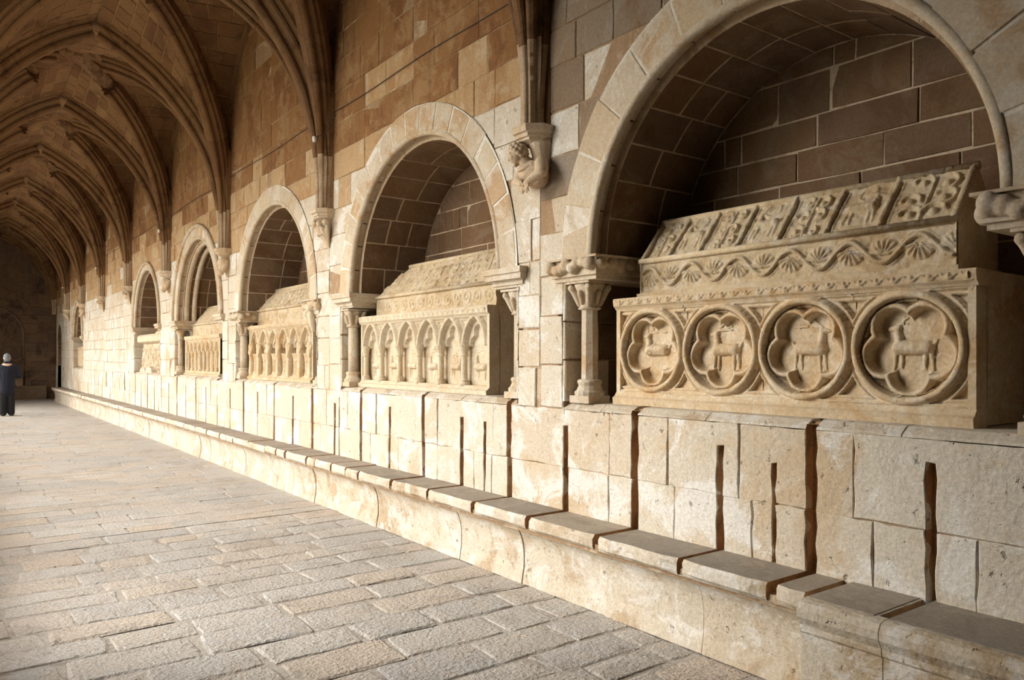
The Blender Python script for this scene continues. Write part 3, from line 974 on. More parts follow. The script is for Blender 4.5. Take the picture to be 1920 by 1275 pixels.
    # jambs below the imposts
    for sd in (1, -1):
        yj = yc + sd * (Re - 0.01)
        Mj = lambda a, b, h, yj=yj, sd=sd: (WX + a, yj - sd * h, b)
        jb = obj('jamb', [Mj(0, 1.2, 0), Mj(DEP, 1.2, 0), Mj(DEP, ZSP, 0), Mj(0, ZSP, 0)], [[0, 1, 2, 3]], MAT['joint'], t)
        z = ZSILL
        for dz in (0.30, 0.27, 0.30):
            m = random.uniform(0.25, 0.5)
            for a0, a1 in ((0.0, m - 0.006), (m + 0.006, DEP)):
                s = block([(a0, z + 0.005), (a1, z + 0.005), (a1, z + dz - 0.005), (a0, z + dz - 0.005)], Mj, -0.01, random.uniform(0.01, 0.022), 0.008, 0.2)
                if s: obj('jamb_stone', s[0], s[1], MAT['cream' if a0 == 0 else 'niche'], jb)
            z += dz
        # impost
        b = Bag()
        lay = [(2.145, 2.165, -0.015), (2.165, 2.195, 0.0), (2.195, 2.205, 0.012), (2.205, 2.25, 0.045), (2.25, 2.295, 0.06)]
        if carved: lay = [(2.135, 2.165, 0.0), (2.165, 2.28, 0.02), (2.28, 2.295, 0.05)]
        for z0, z1, pr in lay:
            ya, yb = (yc + sd * (Rs - 0.01 - pr)), (yc + sd * (Re + 0.075 + pr * 0.7))
            b.box(WX - 0.012 - pr, WX + DEP, min(ya, yb), max(ya, yb), z0, z1)
        im = b.build('impost', MAT[vmat], t)
        if carved:
            pr = []
            for i in range(16):
                ff = i / 15
                if ff < 0.5: p = (WX - 0.035, yc + sd * (Re + 0.07 - (Re - Rs + 0.08) * ff * 2), 0)
                else: p = (WX - 0.03 + (ff - 0.5) * 2 * 0.7, yc + sd * (Rs - 0.02), 0)
                pr.append(('s', (p[0] + random.uniform(-0.012, 0.012), p[1] + random.uniform(-0.012, 0.012), 2.222 + random.uniform(-0.02, 0.03)), (0.05, 0.05, random.uniform(0.04, 0.06))))
            blob('leaf_carving', im, MAT[vmat], pr, 0.011, 2)
    sill_pieces(t, yc - Re + 0.0, yc + Re)
    return t

niche(NICHES[0], 'largest arched niche beside the bust corbel, holding the roundel tomb', 13, carved=True)
niche(NICHES[1], 'arched niche with moulded imposts around the tomb of six pointed arches', 17)
niche(NICHES[2], 'arched niche holding the tomb crowded with carved figures', 17, carved=True)
niche(NICHES[3], 'deeply moulded niche with a hood, holding the tomb of slim lancets', 15, orders=2)
niche(NICHES[4], 'narrow arched niche with the worn tomb and broken gable on top', 15, orders=1)
niche(NICHES[5], 'smallest and most distant arched niche, past the blank wall', 13, orders=1)

# doorway by the far corner
door = thing('door_1', (WX, DOOR['yc'], 0), 'dark doorway in the far corner of the gallery', None); door['kind'] = 'structure'
d = Bag()
yc, R = DOOR['yc'], DOOR['R']
d.add([M_right(yc - 0.6, 0, -0.5), M_right(yc + 0.6, 0, -0.5), M_right(yc + 0.6, 3.0, -0.5), M_right(yc - 0.6, 3.0, -0.5)], [[0, 1, 2, 3]])
for sd in (1, -1): d.add([M_right(yc + sd * R, 0, 0), M_right(yc + sd * R, 0, -0.5), M_right(yc + sd * R, ZSP, -0.5), M_right(yc + sd * R, ZSP, 0)], [[0, 1, 2, 3]])
V = [M_right(yc + r_ * math.cos(a), ZSP + r_ * math.sin(a), h) for a in np.linspace(0, pi, 21) for r_, h in ((R + 0.05, 0.0), (R, 0.0), (R, -0.5))]
d.add(V, [[i * 3 + j, i * 3 + j + 1, i * 3 + j + 4, i * 3 + j + 3] for i in range(20) for j in (0, 1)])
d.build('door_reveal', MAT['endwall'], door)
for k in range(6):
    y0 = yc - R + k * 2 * R / 6
    s = block([(y0 + 0.006, 0.02), (y0 + 2 * R / 6 - 0.006, 0.02), (y0 + 2 * R / 6 - 0.006, 2.6), (y0 + 0.006, 2.6)], lambda a, b, h: M_right(a, b, h - 0.42), -0.05, 0.0, 0.006, None)
    obj('door_board', s[0], s[1], plain('dark_door_wood', (0.05, 0.03, 0.02)) if k == 0 else bpy.data.materials['dark_door_wood'], door)

# ------------------------------------------------------------------ colonnettes beside the tombs
def colonnette(x, y, label, octo=False, mat='voussoir', carve=True, r=0.062):
    t = thing('colonnette', (x, y, ZSILL), label, 'column', 'colonnettes flanking the tombs')
    z0 = ZSILL
    hgt = 2.135 - z0
    b = Bag()
    b.box(x - 0.10, x + 0.10, y - 0.10, y + 0.10, z0, z0 + 0.05)
    V, F = lathe((x, y, z0), [(0.105, 0.05), (0.108, 0.075), (0.092, 0.09), (0.078, 0.12), (0.088, 0.145), (0.082, 0.16), (0.068, 0.165)], 16)
    b.add(V, F); b.build('base', MAT[mat], t)
    n = 8 if octo else 18
    V, F = lathe((x, y, z0), [(r, 0.16), (r * 0.98, 0.35), (r * 0.96, hgt - 0.2)], n, rot=pi / 8)
    obj('shaft', V, F, MAT[mat], t, smooth=not octo)
    zc = hgt - 0.2
    V, F = lathe((x, y, z0), [(r * 1.05, zc), (r * 1.35, zc + 0.01), (r * 1.1, zc + 0.025), (r * 1.1, zc + 0.05), (r * 1.35, zc + 0.12), (r * 1.75, zc + 0.17), (r * 1.75, zc + 0.185)], 18)
    cap = obj('capital', V, F, MAT[mat], t, smooth=True)
    bb = Bag().box(x - 0.12, x + 0.12, y - 0.12, y + 0.12, z0 + zc + 0.183, z0 + zc + 0.2)
    bb.build('abacus', MAT[mat], t)
    if carve:
        pr = []
        for k in range(4):
            a = pi / 4 + k * pi / 2
            dx, dy = math.cos(a), math.sin(a)
            pr += [('c', (x + dx * r * 1.1, y + dy * r * 1.1, z0 + zc + 0.04), (x + dx * 0.115, y + dy * 0.115, z0 + zc + 0.14), 0.022, 0.026),
                   ('s', (x + dx * 0.125, y + dy * 0.125, z0 + zc + 0.155), 0.03)]
            a2 = k * pi / 2
            pr += [('c', (x + math.cos(a2) * r * 1.1, y + math.sin(a2) * r * 1.1, z0 + zc + 0.05), (x + math.cos(a2) * 0.09, y + math.sin(a2) * 0.09, z0 + zc + 0.12), 0.018, 0.024)]
        blob('leaves', cap, MAT[mat], pr, 0.009, 1)
    return t
colonnette(WX + 0.115, 4.065, 'octagonal colonnette with curling leaf capital left of the roundel tomb', octo=True)
colonnette(WX + 0.115, 1.235, 'colonnette cut by the frame edge beside the roundel tomb')
colonnette(WX + 0.115, 7.955, 'round smooth colonnette at the near jamb left of the six-arched tomb')
colonnette(WX + 0.115, 4.86, 'half-hidden colonnette behind the dark end of the six-arched tomb')
colonnette(WX + 0.115, 11.83, 'colonnette with leafy capital left of the tomb crowded with figures')
colonnette(WX + 0.115, 8.79, 'mostly hidden colonnette behind the end of the figure-crowded tomb')
colonnette(WX + 0.10, 15.66, 'outer slim colonnette left of the lancet tomb', carve=False, r=0.05)
colonnette(WX + 0.31, 15.60, 'inner slim colonnette deeper in the jamb of the lancet tomb niche', carve=False, r=0.042)

# ------------------------------------------------------------------ tombs
def M_front(Xf, Yl): return lambda s, z, h: (Xf - h, Yl - s, z)

def deer(A, B, cx, cy, k, d=1, antler=True, legs=True):
    """a stag in profile; d=+1 looks to the right"""
    g = lambda x0, y0, x1, y1, r0, r1: seg_h(A, B, cx + d * x0 * k, cy + y0 * k, cx + d * x1 * k, cy + y1 * k, r0 * k, r1 * k)
    H = np.maximum(g(-0.07, 0, 0.07, 0.0, 0.038, 0.042), g(0.07, 0.01, 0.085, 0.10, 0.032, 0.02))
    H = np.maximum(H, g(0.08, 0.105, 0.125, 0.10, 0.021, 0.012))
    if legs:
        for x, bx in ((-0.09, -0.10), (-0.06, -0.055), (0.06, 0.065), (0.09, 0.105)):
            H = np.maximum(H, g(x, -0.02, bx, -0.13, 0.016, 0.010))
    H = np.maximum(H, g(-0.10, 0.01, -0.12, 0.04, 0.014, 0.008))
    if antler:
        for x, y in ((0.02, 0.17), (-0.05, 0.15), (-0.10, 0.13)):
            H = np.maximum(H, g(0.075, 0.125, x, y, 0.009, 0.007))
            H = np.maximum(H, g(x, y, x - 0.01, y + 0.04, 0.007, 0.005))
            H = np.maximum(H, g(x + 0.03, y - 0.012, x + 0.03, y + 0.03, 0.007, 0.005))
    return H

def sarcophagus(Xf, Yl, Yr, z0, z1, label, depth=0.60, mat='carved', plinth=0.09, cornice=0.075, frieze=True):
    t = thing('stone_sarcophagus', (Xf + 0.3, (Yl + Yr) / 2, z0), label, 'sarcophagus', 'carved tombs in the niches')
    b = Bag().box(Xf + 0.105, Xf + depth, Yr, Yl, z0 + 0.005, z1)
    b.box(Xf - 0.002, Xf + 0.11, Yr, Yr + 0.035, z0 + plinth - 0.01, z1 - cornice + 0.01)
    b.box(Xf - 0.002, Xf + 0.11, Yl - 0.035, Yl, z0 + plinth - 0.01, z1 - cornice + 0.01)
    b.build('chest', MAT[mat], t)
    pl = extrude_y([(Xf + 0.1, z0), (Xf - 0.035, z0), (Xf - 0.04, z0 + plinth * 0.5), (Xf - 0.02, z0 + plinth * 0.62), (Xf + 0.004, z0 + plinth), (Xf + 0.1, z0 + plinth)], Yr - 0.002, Yl + 0.002)
    obj('plinth', *pl, MAT[mat], t)
    zc = z1 - cornice
    co = extrude_y([(Xf + 0.1, zc), (Xf - 0.004, zc), (Xf - 0.012, zc + 0.012), (Xf - 0.028, zc + 0.026), (Xf - 0.034, z1 - 0.008), (Xf - 0.026, z1 + 0.002), (Xf + 0.1, z1 + 0.002)], Yr - 0.012, Yl + 0.004)
    c = obj('cornice', *co, MAT[mat], t)
    if frieze:
        def fr(A, B):
            w = zc + cornice * 0.66 + 0.012 * np.sin(A * 2 * pi / 0.085)
            H = np.maximum(roll(B - w, 0.007), 0.8 * roll(np.hypot((A % 0.085) - 0.062, B - (zc + cornice * 0.7)), 0.012))
            return H * 1.4 - 0.001 + wear(A, B, 0.003)
        Mf = lambda s, z, h: (Xf - 0.031 - h, Yl - s, z)
        hfield('leaf_frieze', c, MAT[mat], Mf, 0.02, (Yl - Yr) - 0.02, zc + 0.030, z1 - 0.008, fr, 0.006)
    return t

# --- tomb of the four roundels
S1 = dict(Xf=3.72, Yl=3.85, Yr=1.557, z0=ZSILL, z1=2.0)
t1 = sarcophagus(S1['Xf'], S1['Yl'], S1['Yr'], S1['z0'], S1['z1'], 'stone sarcophagus carved with four large stag roundels in the largest niche')
Mt = M_front(S1['Xf'], S1['Yl'])
cell = (S1['Yl'] - S1['Yr'] - 0.07) / 4
zb, zt_ = S1['z0'] + 0.088, S1['z1'] - 0.073
zm, hh = (zb + zt_) / 2, (zt_ - zb) / 2
def roundel_fn(cx, seed):
    def fn(A, B):
        p, q = A - cx, B - zm
        r = np.hypot(p, q)
        m = hh - np.abs(q)
        H = np.zeros_like(A)
        do = r - 0.272
        H = np.where((do > 0.012) & (m > 0.010), -0.020, H)
        H = np.where((do > 0.030) & (m > 0.024), -0.012, H)
        H = np.where((do > 0.042) & (m > 0.036), -0.042, H)
        H = np.where(r < 0.274, -0.012, H)
        H = np.maximum(H, np.where(np.abs(r - 0.258) < 0.019, -0.002 + 1.25 * roll(r - 0.258, 0.019), -1))
        H = np.where(np.abs(r - 0.236) < 0.0045, -0.038, H)
        dF = r - 0.080
        for k in range(5):
            a = -pi / 2 + k * 2 * pi / 5
            dF = np.minimum(dF, np.hypot(p - 0.126 * math.cos(a), q - 0.126 * math.sin(a)) - 0.092)
        ins = r < 0.232
        H = np.where(ins, -0.024, H)
        H = np.where(ins & (dF > 0.028) & (r < 0.226), -0.060, H)
        H = np.where(ins & (np.abs(dF - 0.011) < 0.013), -0.026 + 1.3 * roll(dF - 0.011, 0.013), H)
        H = np.where(ins & (dF < -0.002), -0.044 + np.clip(dF / 0.014, -1, 0) * 0.032, H)
        return H + wear(A, B, 0.006, seed)
    return fn
for k in range(4):
    cx = 0.035 + cell * (k + 0.5)
    ro = hfield('roundel', t1, MAT['carved'], Mt, cx - cell / 2, cx + cell / 2, zb, zt_, roundel_fn(cx, k * 5), 0.0048)
    d = 1 if k == 2 else -1
    fn = lambda A, B, cx=cx, d=d, k=k: -0.078 + 1.15 * deer(A, B, cx, zm + 0.0, 0.92, d, antler=True, legs=(k != 0)) + wear(A, B, 0.008 if k else 0.016, k)
    st = hfield('stag_relief', ro, MAT['carved'], Mt, cx - 0.17, cx + 0.17, zm - 0.15, zm + 0.22, fn, 0.004, mask=lambda A, B, H: H > -0.070)

def vine_fn(z0, z1, L, lam, seed):
    zc_ = (z0 + z1) / 2; amp = (z1 - z0) * 0.27
    def fn(A, B):
        ph = 2 * pi * A / lam
        zs = zc_ + amp * np.sin(ph)
        sl = amp * 2 * pi / lam * np.cos(ph)
        d = np.abs(B - zs) / np.sqrt(1 + sl * sl)
        H = roll(d, 0.014) * 1.9
        H = np.maximum(H, roll(np.maximum(0, np.abs(d - 0.022)), 0.006))
        for k in range(int(L / lam * 2) + 1):
            sc = lam * (0.25 + 0.5 * k); up = 1 if k % 2 else -1
            cx, cz = sc, zc_ + (-1 if k % 2 == 0 else 1) * amp * 0.35
            x, y = A - cx, (B - cz + up * 0.045) * up
            r = np.hypot(x, y); th = np.arctan2(x, y)
            R_ = 0.088
            sh = np.where((r < R_) & (np.abs(th) < 1.45), 0.024 * np.sqrt(np.clip(1 - (r / R_) ** 4, 0, 1)) * (0.72 + 0.28 * np.cos(th * 15)), 0)
            H = np.maximum(H, sh)
        edge = np.minimum(np.minimum(B - z0, z1 - B), np.minimum(A, L - A))
        H = np.where(edge < 0.012, 0.014, H)
        return H + wear(A, B, 0.006, seed)
    return fn

def scroll_panel(A, B, x0, x1, y1, seed):
    r_ = random.Random(seed)
    H = np.zeros_like(A)
    n = 3
    for i in range(n):
        for sd in (0.28, 0.72):
            cx = x0 + (x1 - x0) * (sd + r_.uniform(-0.05, 0.05)); cy = y1 * (0.2 + 0.3 * i + r_.uniform(-0.04, 0.04))
            R_ = min(x1 - x0, y1) * r_.uniform(0.15, 0.2)
            t0 = r_.uniform(-2.5, 0.2)
            H = np.maximum(H, arc_h(A, B, cx, cy, R_, 0.012, t0, t0 + 3.6 if t0 + 3.6 < 3.1 else 3.1) * 1.5)
            H = np.maximum(H, 0.8 * roll(np.hypot(A - cx, B - cy), R_ * 0.45))
    cm = (x0 + x1) / 2
    H = np.maximum(H, seg_h(A, B, cm, 0.03, cm, y1 - 0.03, 0.010) * 1.3)
    return H

def lid(Xf, Yl, Yr, z0, ze, zr, xr, label, mat='lid', hip=0.0, roof_fn=None, front_fn=None, back=0.5, step=0.006, bar=True):
    t = thing('sarcophagus_lid', (Xf + 0.2, (Yl + Yr) / 2, z0), label, 'tomb lid', 'gabled tomb lids')
    xb = 2 * xr - Xf
    i = 0.012
    L = Yl - Yr
    sect = lambda y, k: [(Xf + i, y, z0), (Xf + i, y, ze - i * 0.4), (xr, y + k, zr - i), (xb - i, y, ze), (xb - i, y, z0)]
    V = sect(Yr, 0) + sect(Yl, -hip)
    F = [[a, (a + 1) % 5, 5 + (a + 1) % 5, 5 + a] for a in range(5)] + [[0, 1, 2, 3, 4], [5, 6, 7, 8, 9]]
    obj('gabled_block', V, F, MAT[mat], t)
    Mf = M_front(Xf, Yl)
    if front_fn:
        hfield('front_frieze', t, MAT[mat], lambda s, z, h: (Xf + 0.006 - h, Yl - s, z), 0, L, z0, ze, front_fn, step)
    obj('eave_moulding', *tube([(Xf - 0.004, Yl + 0.004, ze), (Xf - 0.004, Yr - 0.004, ze)], 0.019, 8), MAT[mat], t, smooth=True)
    obj('ridge_moulding', *tube([(xr, Yl - hip, zr), (xr, Yr - 0.004, zr)], 0.022, 8), MAT[mat], t, smooth=True)
    dx, dz = xr - Xf, zr - ze
    T = math.hypot(dx, dz); ux, uz = dx / T, dz / T
    Ms = lambda s, q, h: (Xf + ux * q - uz * (h - 0.004), Yl - (s + hip * (q / T) * (1 - s / L)), ze + uz * q + ux * (h - 0.004))
    if roof_fn:
        hfield('roof_relief', t, MAT[mat], Ms, 0, L, 0.0, T, lambda A, B: roof_fn(A, B, L, T), step)
    if bar:
        P = [(Xf - 0.002, Yr + 0.016, ze), (xr, Yr + 0.016, zr)]
        obj('gable_moulding', *tube(P, 0.02, 8), MAT[mat], t, smooth=True)
        if not hip:
            P = [(Xf - 0.002, Yl - 0.016, ze), (xr, Yl - 0.016, zr)]
            obj('gable_moulding', *tube(P, 0.02, 8), MAT[mat], t, smooth=True)
    return t

edges1 = [0.0, 0.25, 0.50, 0.78, 1.06, 1.36, 1.66, 2.04]
def roof1(A, B, L, T):
    H = np.zeros_like(A)
    for k in range(7):
        x0, x1 = edges1[k] + 0.035, edges1[k + 1] - 0.035
        if k % 2 == 0:
            P = scroll_panel(A, B, x0, x1, T, 40 + k)
        else:
            P = np.maximum(0.9 * deer(A, B, (x0 + x1) / 2, T * 0.5, 0.8, 1 if k == 5 else -1), arc_h(A, B, (x0 + x1) / 2, T * 0.8, 0.05, 0.01))
        H = np.where((A > x0) & (A < x1), np.maximum(H, P), H)
    for e in edges1[1:-1]:
        H = np.maximum(H, 1.3 * roll(A - e, 0.020)); H = np.maximum(H, roll(np.abs(A - e) - 0.030, 0.007))
    H = np.where((B < 0.02) | (B > T - 0.03), np.maximum(H, 0.012), H)
    return H + wear(A, B, 0.012, 3)
lid(3.82, 3.72, 1.682, 2.03, 2.252, 2.535, 4.045, 'gabled lid with panels of scrolls and a shell vine on the roundel tomb',
    roof_fn=roof1, front_fn=vine_fn(2.03, 2.252, 2.04, 0.355, 2), step=0.0055)
bd = Bag().box(3.80, 4.28, 1.67, 3.74, 2.0, 2.035)
o = bd.build('lid_bed', MAT['lid']); o.parent = None
tag(o, 'thin stone bed slab between the roundel tomb and its lid', 'slab')

# --- arcaded tombs
def arcade_fn(n, w, x0, zsp, zb, top, seed, a_k=0.40, rise=1.7, tref=True):
    def fn(A, B):
        k = np.clip(np.floor((A - x0) / w), 0, n - 1)
        p = A - x0 - (k + 0.5) * w
        a = w * a_k; R = a * rise
        q = B - zsp
        d = np.where(q > 0, np.maximum(np.hypot(p + (R - a), q), np.hypot(p - (R - a), q)) - R, np.abs(p) - a)
        H = np.zeros_like(A) - 0.004
        H = np.where((d > 0.045) & (B < top - 0.012) & (q > 0.02), -0.030, H)
        H = np.where((d > 0.065) & (B < top - 0.030) & (q > 0.05), -0.050, H)
        H = np.maximum(H, np.where(np.abs(d - 0.018) < 0.018, -0.004 + roll(d - 0.018, 0.018), -1))
        H = np.where(d < 0.0, -0.045, H)
        a2 = a * 0.74
        d2 = np.where(q > 0.0, np.minimum(np.hypot(p, q - a * 0.75) - a * 0.42, np.minimum(np.hypot(p - a * 0.36, q - a * 0.1), np.hypot(p + a * 0.36, q - a * 0.1)) - a * 0.42), np.abs(p) - a2 * 1.02)
        d2 = np.where(q > 0.0, np.minimum(d2, np.where(q < 0.05, np.abs(p) - a2, 9)), d2)
        H = np.where((d < 0.0) & (d2 < 0), -0.085, H)
        H = np.where((q <= 0) & (np.abs(p) < w * 0.5), -0.085, H)
        H = np.where((A < x0 + 0.004) | (A > x0 + n * w - 0.004), 0.0, H)
        return H + wear(A, B, 0.006, seed)
    return fn

def panel_colonnette(parent, M, s, z0, z1, r=0.026, mat='carved2'):
    h = z1 - z0
    x, y, _ = M(s, 0, -0.030)
    prof = [(r * 1.7, 0), (r * 1.75, 0.02), (r * 1.3, 0.035), (r * 1.45, 0.05), (r, 0.06), (r * 0.97, h - 0.11), (r * 1.35, h - 0.105), (r * 1.05, h - 0.092), (r * 1.15, h - 0.07), (r * 1.7, h - 0.02), (r * 1.85, h - 0.015), (r * 1.85, h)]
    return obj('panel_colonnette', *lathe((x, y, z0), prof, 12), MAT[mat], parent, smooth=False)

S2 = dict(Xf=3.70, Yl=7.84, Yr=5.356, z0=ZSILL, z1=2.045)
t2 = sarcophagus(S2['Xf'], S2['Yl'], S2['Yr'], S2['z0'], S2['z1'], 'pale sarcophagus with six trefoil pointed arches and animals between colonnettes', mat='carved2', plinth=0.075, cornice=0.085)
M2 = M_front(S2['Xf'], S2['Yl'])
w2 = (S2['Yl'] - S2['Yr'] - 0.07) / 6
zsp2 = 1.705
hfield('arcade_panel', t2, MAT['carved2'], M2, 0.035, 0.035 + 6 * w2, ZSILL + 0.073, 2.045 - 0.083, arcade_fn(6, w2, 0.035, zsp2, 0, 1.962, 9), 0.006)
for k in range(1, 6): panel_colonnette(t2, M2, 0.035 + k * w2, ZSILL + 0.068, zsp2 + 0.02, 0.030)
panel_colonnette(t2, M2, 0.06, ZSILL + 0.068, zsp2 + 0.02, 0.028)
for k in range(6):
    cx = 0.035 + (k + 0.5) * w2; cz = 1.52
    d = -1 if k % 2 else 1
    def fn(A, B, cx=cx, cz=cz, d=d, k=k):
        H = deer(A, B, cx, cz, 0.86, d, antler=False)
        if k in (0, 1, 4):
            for j in range(7):
                a = j * 0.9 + k
                H = np.maximum(H, arc_h(A, B, cx + 0.04 * math.cos(a), cz + 0.1 + 0.045 * math.sin(a * 1.3), 0.028, 0.010))
        else:
            for j in range(5):
                H = np.maximum(H, seg_h(A, B, cx + d * 0.05, cz + 0.13, cx + 0.07 * math.cos(j * 0.8), cz + 0.14 + 0.05 * math.sin(j * 0.8 + 0.3), 0.011, 0.008))
        return -0.095 + H * 1.5 + wear(A, B, 0.008, k)
    hfield('animal_relief', t2, MAT['carved2'], M2, cx - 0.135, cx + 0.135, 1.385, 1.71, fn, 0.005, mask=lambda A, B, H: H > -0.088)

def tile_roof(A, B, L, T):
    H = 0.012 * ((((A + 0.6 * B) / 0.30) % 1.0) < 0.06) * -1.0
    row = np.floor(B / 0.09)
    u = ((A + row * 0.07) / 0.14) % 1.0
    v = (B / 0.09) % 1.0
    H = H + np.where((np.abs(u - 0.5) < 0.10) & (v > 0.2) & (v < 0.8), 0.010, 0.0)
    return H + wear(A, B, 0.022, 6)
def worn_scrolls(z0, z1, seed):
    def fn(A, B):
        H = np.zeros_like(A); zc_ = (z0 + z1) / 2
        for k in range(14):
            cx = 0.12 + k * 0.17
            H = np.maximum(H, 0.6 * arc_h(A, B, cx, zc_, 0.052, 0.013)); H = np.maximum(H, 0.5 * roll(np.hypot(A - cx, B - zc_), 0.025))
        return H + wear(A, B, 0.012, seed)
    return fn
lid(3.80, 7.68, 5.41, 2.047, 2.25, 2.585, 4.07, 'rough sloping lid with faint scroll frieze on the six-arched tomb', hip=0.28, roof_fn=tile_roof, front_fn=worn_scrolls(2.047, 2.25, 5), bar=False)

S3 = dict(Xf=3.70, Yl=11.70, Yr=9.215, z0=ZSILL, z1=2.07)
t3 = sarcophagus(S3['Xf'], S3['Yl'], S3['Yr'], S3['z0'], S3['z1'], 'honey-coloured sarcophagus crowded with standing figures under pointed arches', mat='carved', plinth=0.075, cornice=0.07)
M3 = M_front(S3['Xf'], S3['Yl'])
w3 = (S3['Yl'] - S3['Yr'] - 0.07) / 6
hfield('arcade_panel', t3, MAT['carved'], M3, 0.035, 0.035 + 6 * w3, ZSILL + 0.073, 2.0, arcade_fn(6, w3, 0.035, 1.735, 0, 2.0, 19), 0.007)
for k in range(0, 6):
    for j in (-1, 0, 1): panel_colonnette(t3, M3, 0.035 + (k + 0.5) * w3 + j * 0.055, ZSILL + 0.068, 1.66, 0.021, 'carved')
for k in range(0, 7):
    s = min(max(0.035 + k * w3, 0.09), S3['Yl'] - S3['Yr'] - 0.09)
    x, y, _ = M3(s, 0, -0.02)
    z = ZSILL + 0.07; r_ = random.Random(k)
    pr = [('c', (x, y, z), (x, y, z + 0.24), 0.055, 0.045), ('c', (x, y, z + 0.22), (x - 0.01, y, z + 0.42), 0.05, 0.055), ('s', (x - 0.01, y, z + 0.50), (0.036, 0.036, 0.046)), ('c', (x, y, z + 0.4), (x, y, z + 0.5), 0.03, 0.03)]
    for sd in (1, -1): pr.append(('c', (x - 0.02, y + sd * 0.05, z + 0.40), (x - 0.045, y + sd * r_.uniform(0.0, 0.05), z + r_.uniform(0.25, 0.33)), 0.022, 0.016))
    for j in range(4): pr.append(('c', (x - 0.042, y + (j - 1.5) * 0.022, z + 0.01), (x - 0.035, y + (j - 1.5) * 0.018, z + 0.3), 0.011, 0.008))
    blob('carved_figure', t3, MAT['carved'], pr, 0.011, 1)
lid(3.80, 11.66, 9.30, 2.075, 2.30, 2.62, 4.07, 'ribbed gabled lid on the tomb crowded with figures', roof_fn=tile_roof, front_fn=worn_scrolls(2.075, 2.30, 8), step=0.008, bar=False)
# a broken carved bracket hanging at the jamb beside it
br = thing('carved_bracket', (WX, 8.86, 2.0), 'broken carved bracket at the jamb between the second and third niches', 'bracket')
blob('bracket_carving', br, MAT['carved2'], [('s', (WX - 0.02, 8.84, 2.20), (0.07, 0.10, 0.05)), ('s', (WX - 0.05, 8.90, 2.13), 0.05), ('c', (WX - 0.02, 8.84, 2.1), (WX, 8.83, 1.93), 0.05, 0.03), ('s', (WX - 0.06, 8.80, 2.19), 0.035)], 0.012)

S4 = dict(Xf=3.70, Yl=15.50, Yr=13.20, z0=ZSILL, z1=2.0)
t4 = sarcophagus(S4['Xf'], S4['Yl'], S4['Yr'], S4['z0'], S4['z1'], 'sarcophagus with a row of slim lancets in a plain raised frame', mat='carved', plinth=0.05, cornice=0.08, frieze=False)
M4 = M_front(S4['Xf'], S4['Yl'])
w4 = (2.30 - 0.16) / 8
hfield('arcade_panel', t4, MAT['carved'], M4, 0.08, 0.08 + 8 * w4, 1.36, 1.92, arcade_fn(8, w4, 0.08, 1.70, 0, 1.90, 29, rise=1.9), 0.008)
b = Bag().box(3.69, 3.78, 13.20, 13.285, 1.33, 1.93).box(3.69, 3.78, 15.415, 15.50, 1.33, 1.93).box(3.685, 3.78, 13.20, 15.5, 1.33, 1.362); b.build('frame', MAT['carved'], t4)
for k in range(9):
    for j in ((-1, 1) if 0 < k < 8 else (0,)): panel_colonnette(t4, M4, 0.08 + k * w4 + j * 0.035 + (0.02 if k == 0 else -0.02 if k == 8 else 0), 1.36, 1.72, 0.019, 'carved')
lid(3.80, 15.42, 13.25, 2.0, 2.215, 2.55, 4.07, 'smooth steep gabled lid on the lancet tomb', roof_fn=lambda A, B, L, T: wear(A, B, 0.014, 3), front_fn=worn_scrolls(2.0, 2.215, 12), step=0.012, bar=False)

S5 = dict(Xf=3.68, Yl=19.42, Yr=17.2, z0=ZSILL, z1=1.93)
t5 = thing('stone_sarcophagus', (3.9, 18.3, ZSILL), 'badly worn sarcophagus with eroded figures under a projecting slab', 'sarcophagus', 'carved tombs in the niches')
Bag().box(3.72, 4.3, 17.2, 19.42, ZSILL, 1.93).build('chest', MAT['carved2'], t5)
def worn(A, B):
    H = np.zeros_like(A)
    for k in range(9):
        cx = 0.12 + k * 0.25
        H = np.maximum(H, seg_h(A, B, cx, 1.38, cx + 0.02, 1.72, 0.06, 0.05)); H = np.maximum(H, roll(np.hypot(A - cx - 0.02, B - 1.79), 0.045))
        H = np.maximum(H, seg_h(A, B, cx + 0.125, 1.3, cx + 0.125, 1.9, 0.022))
    return H - 0.01 + wear(A, B, 0.05, 2)
hfield('worn_relief', t5, MAT['carved2'], M_front(S5['Xf'] + 0.03, S5['Yl']), 0, 2.22, ZSILL, 1.93, worn, 0.014)
obj('cover_slab', *extrude_y([(3.66, 1.93), (3.60, 1.96), (3.60, 2.08), (3.64, 2.12), (4.3, 2.12), (4.3, 1.93)], 17.15, 19.52), MAT['carved2'], t5)
gf = thing('gable_fragment', (3.85, 18.0, 2.12), 'broken gable fragment standing on the worn tomb slab', 'fragment')
blob('fragment_body', gf, MAT['carved2'], [('c', (3.85, 18.6, 2.14), (3.85, 17.7, 2.14), 0.06, 0.09), ('c', (3.85, 18.1, 2.15), (3.85, 17.7, 2.38), 0.10, 0.11), ('c', (3.85, 17.7, 2.3), (3.85, 17.62, 2.56), 0.09, 0.03), ('s', (3.8, 17.9, 2.3), 0.09), ('c', (3.85, 17.6, 2.14), (3.85, 17.55, 2.4), 0.08, 0.04)], 0.025)
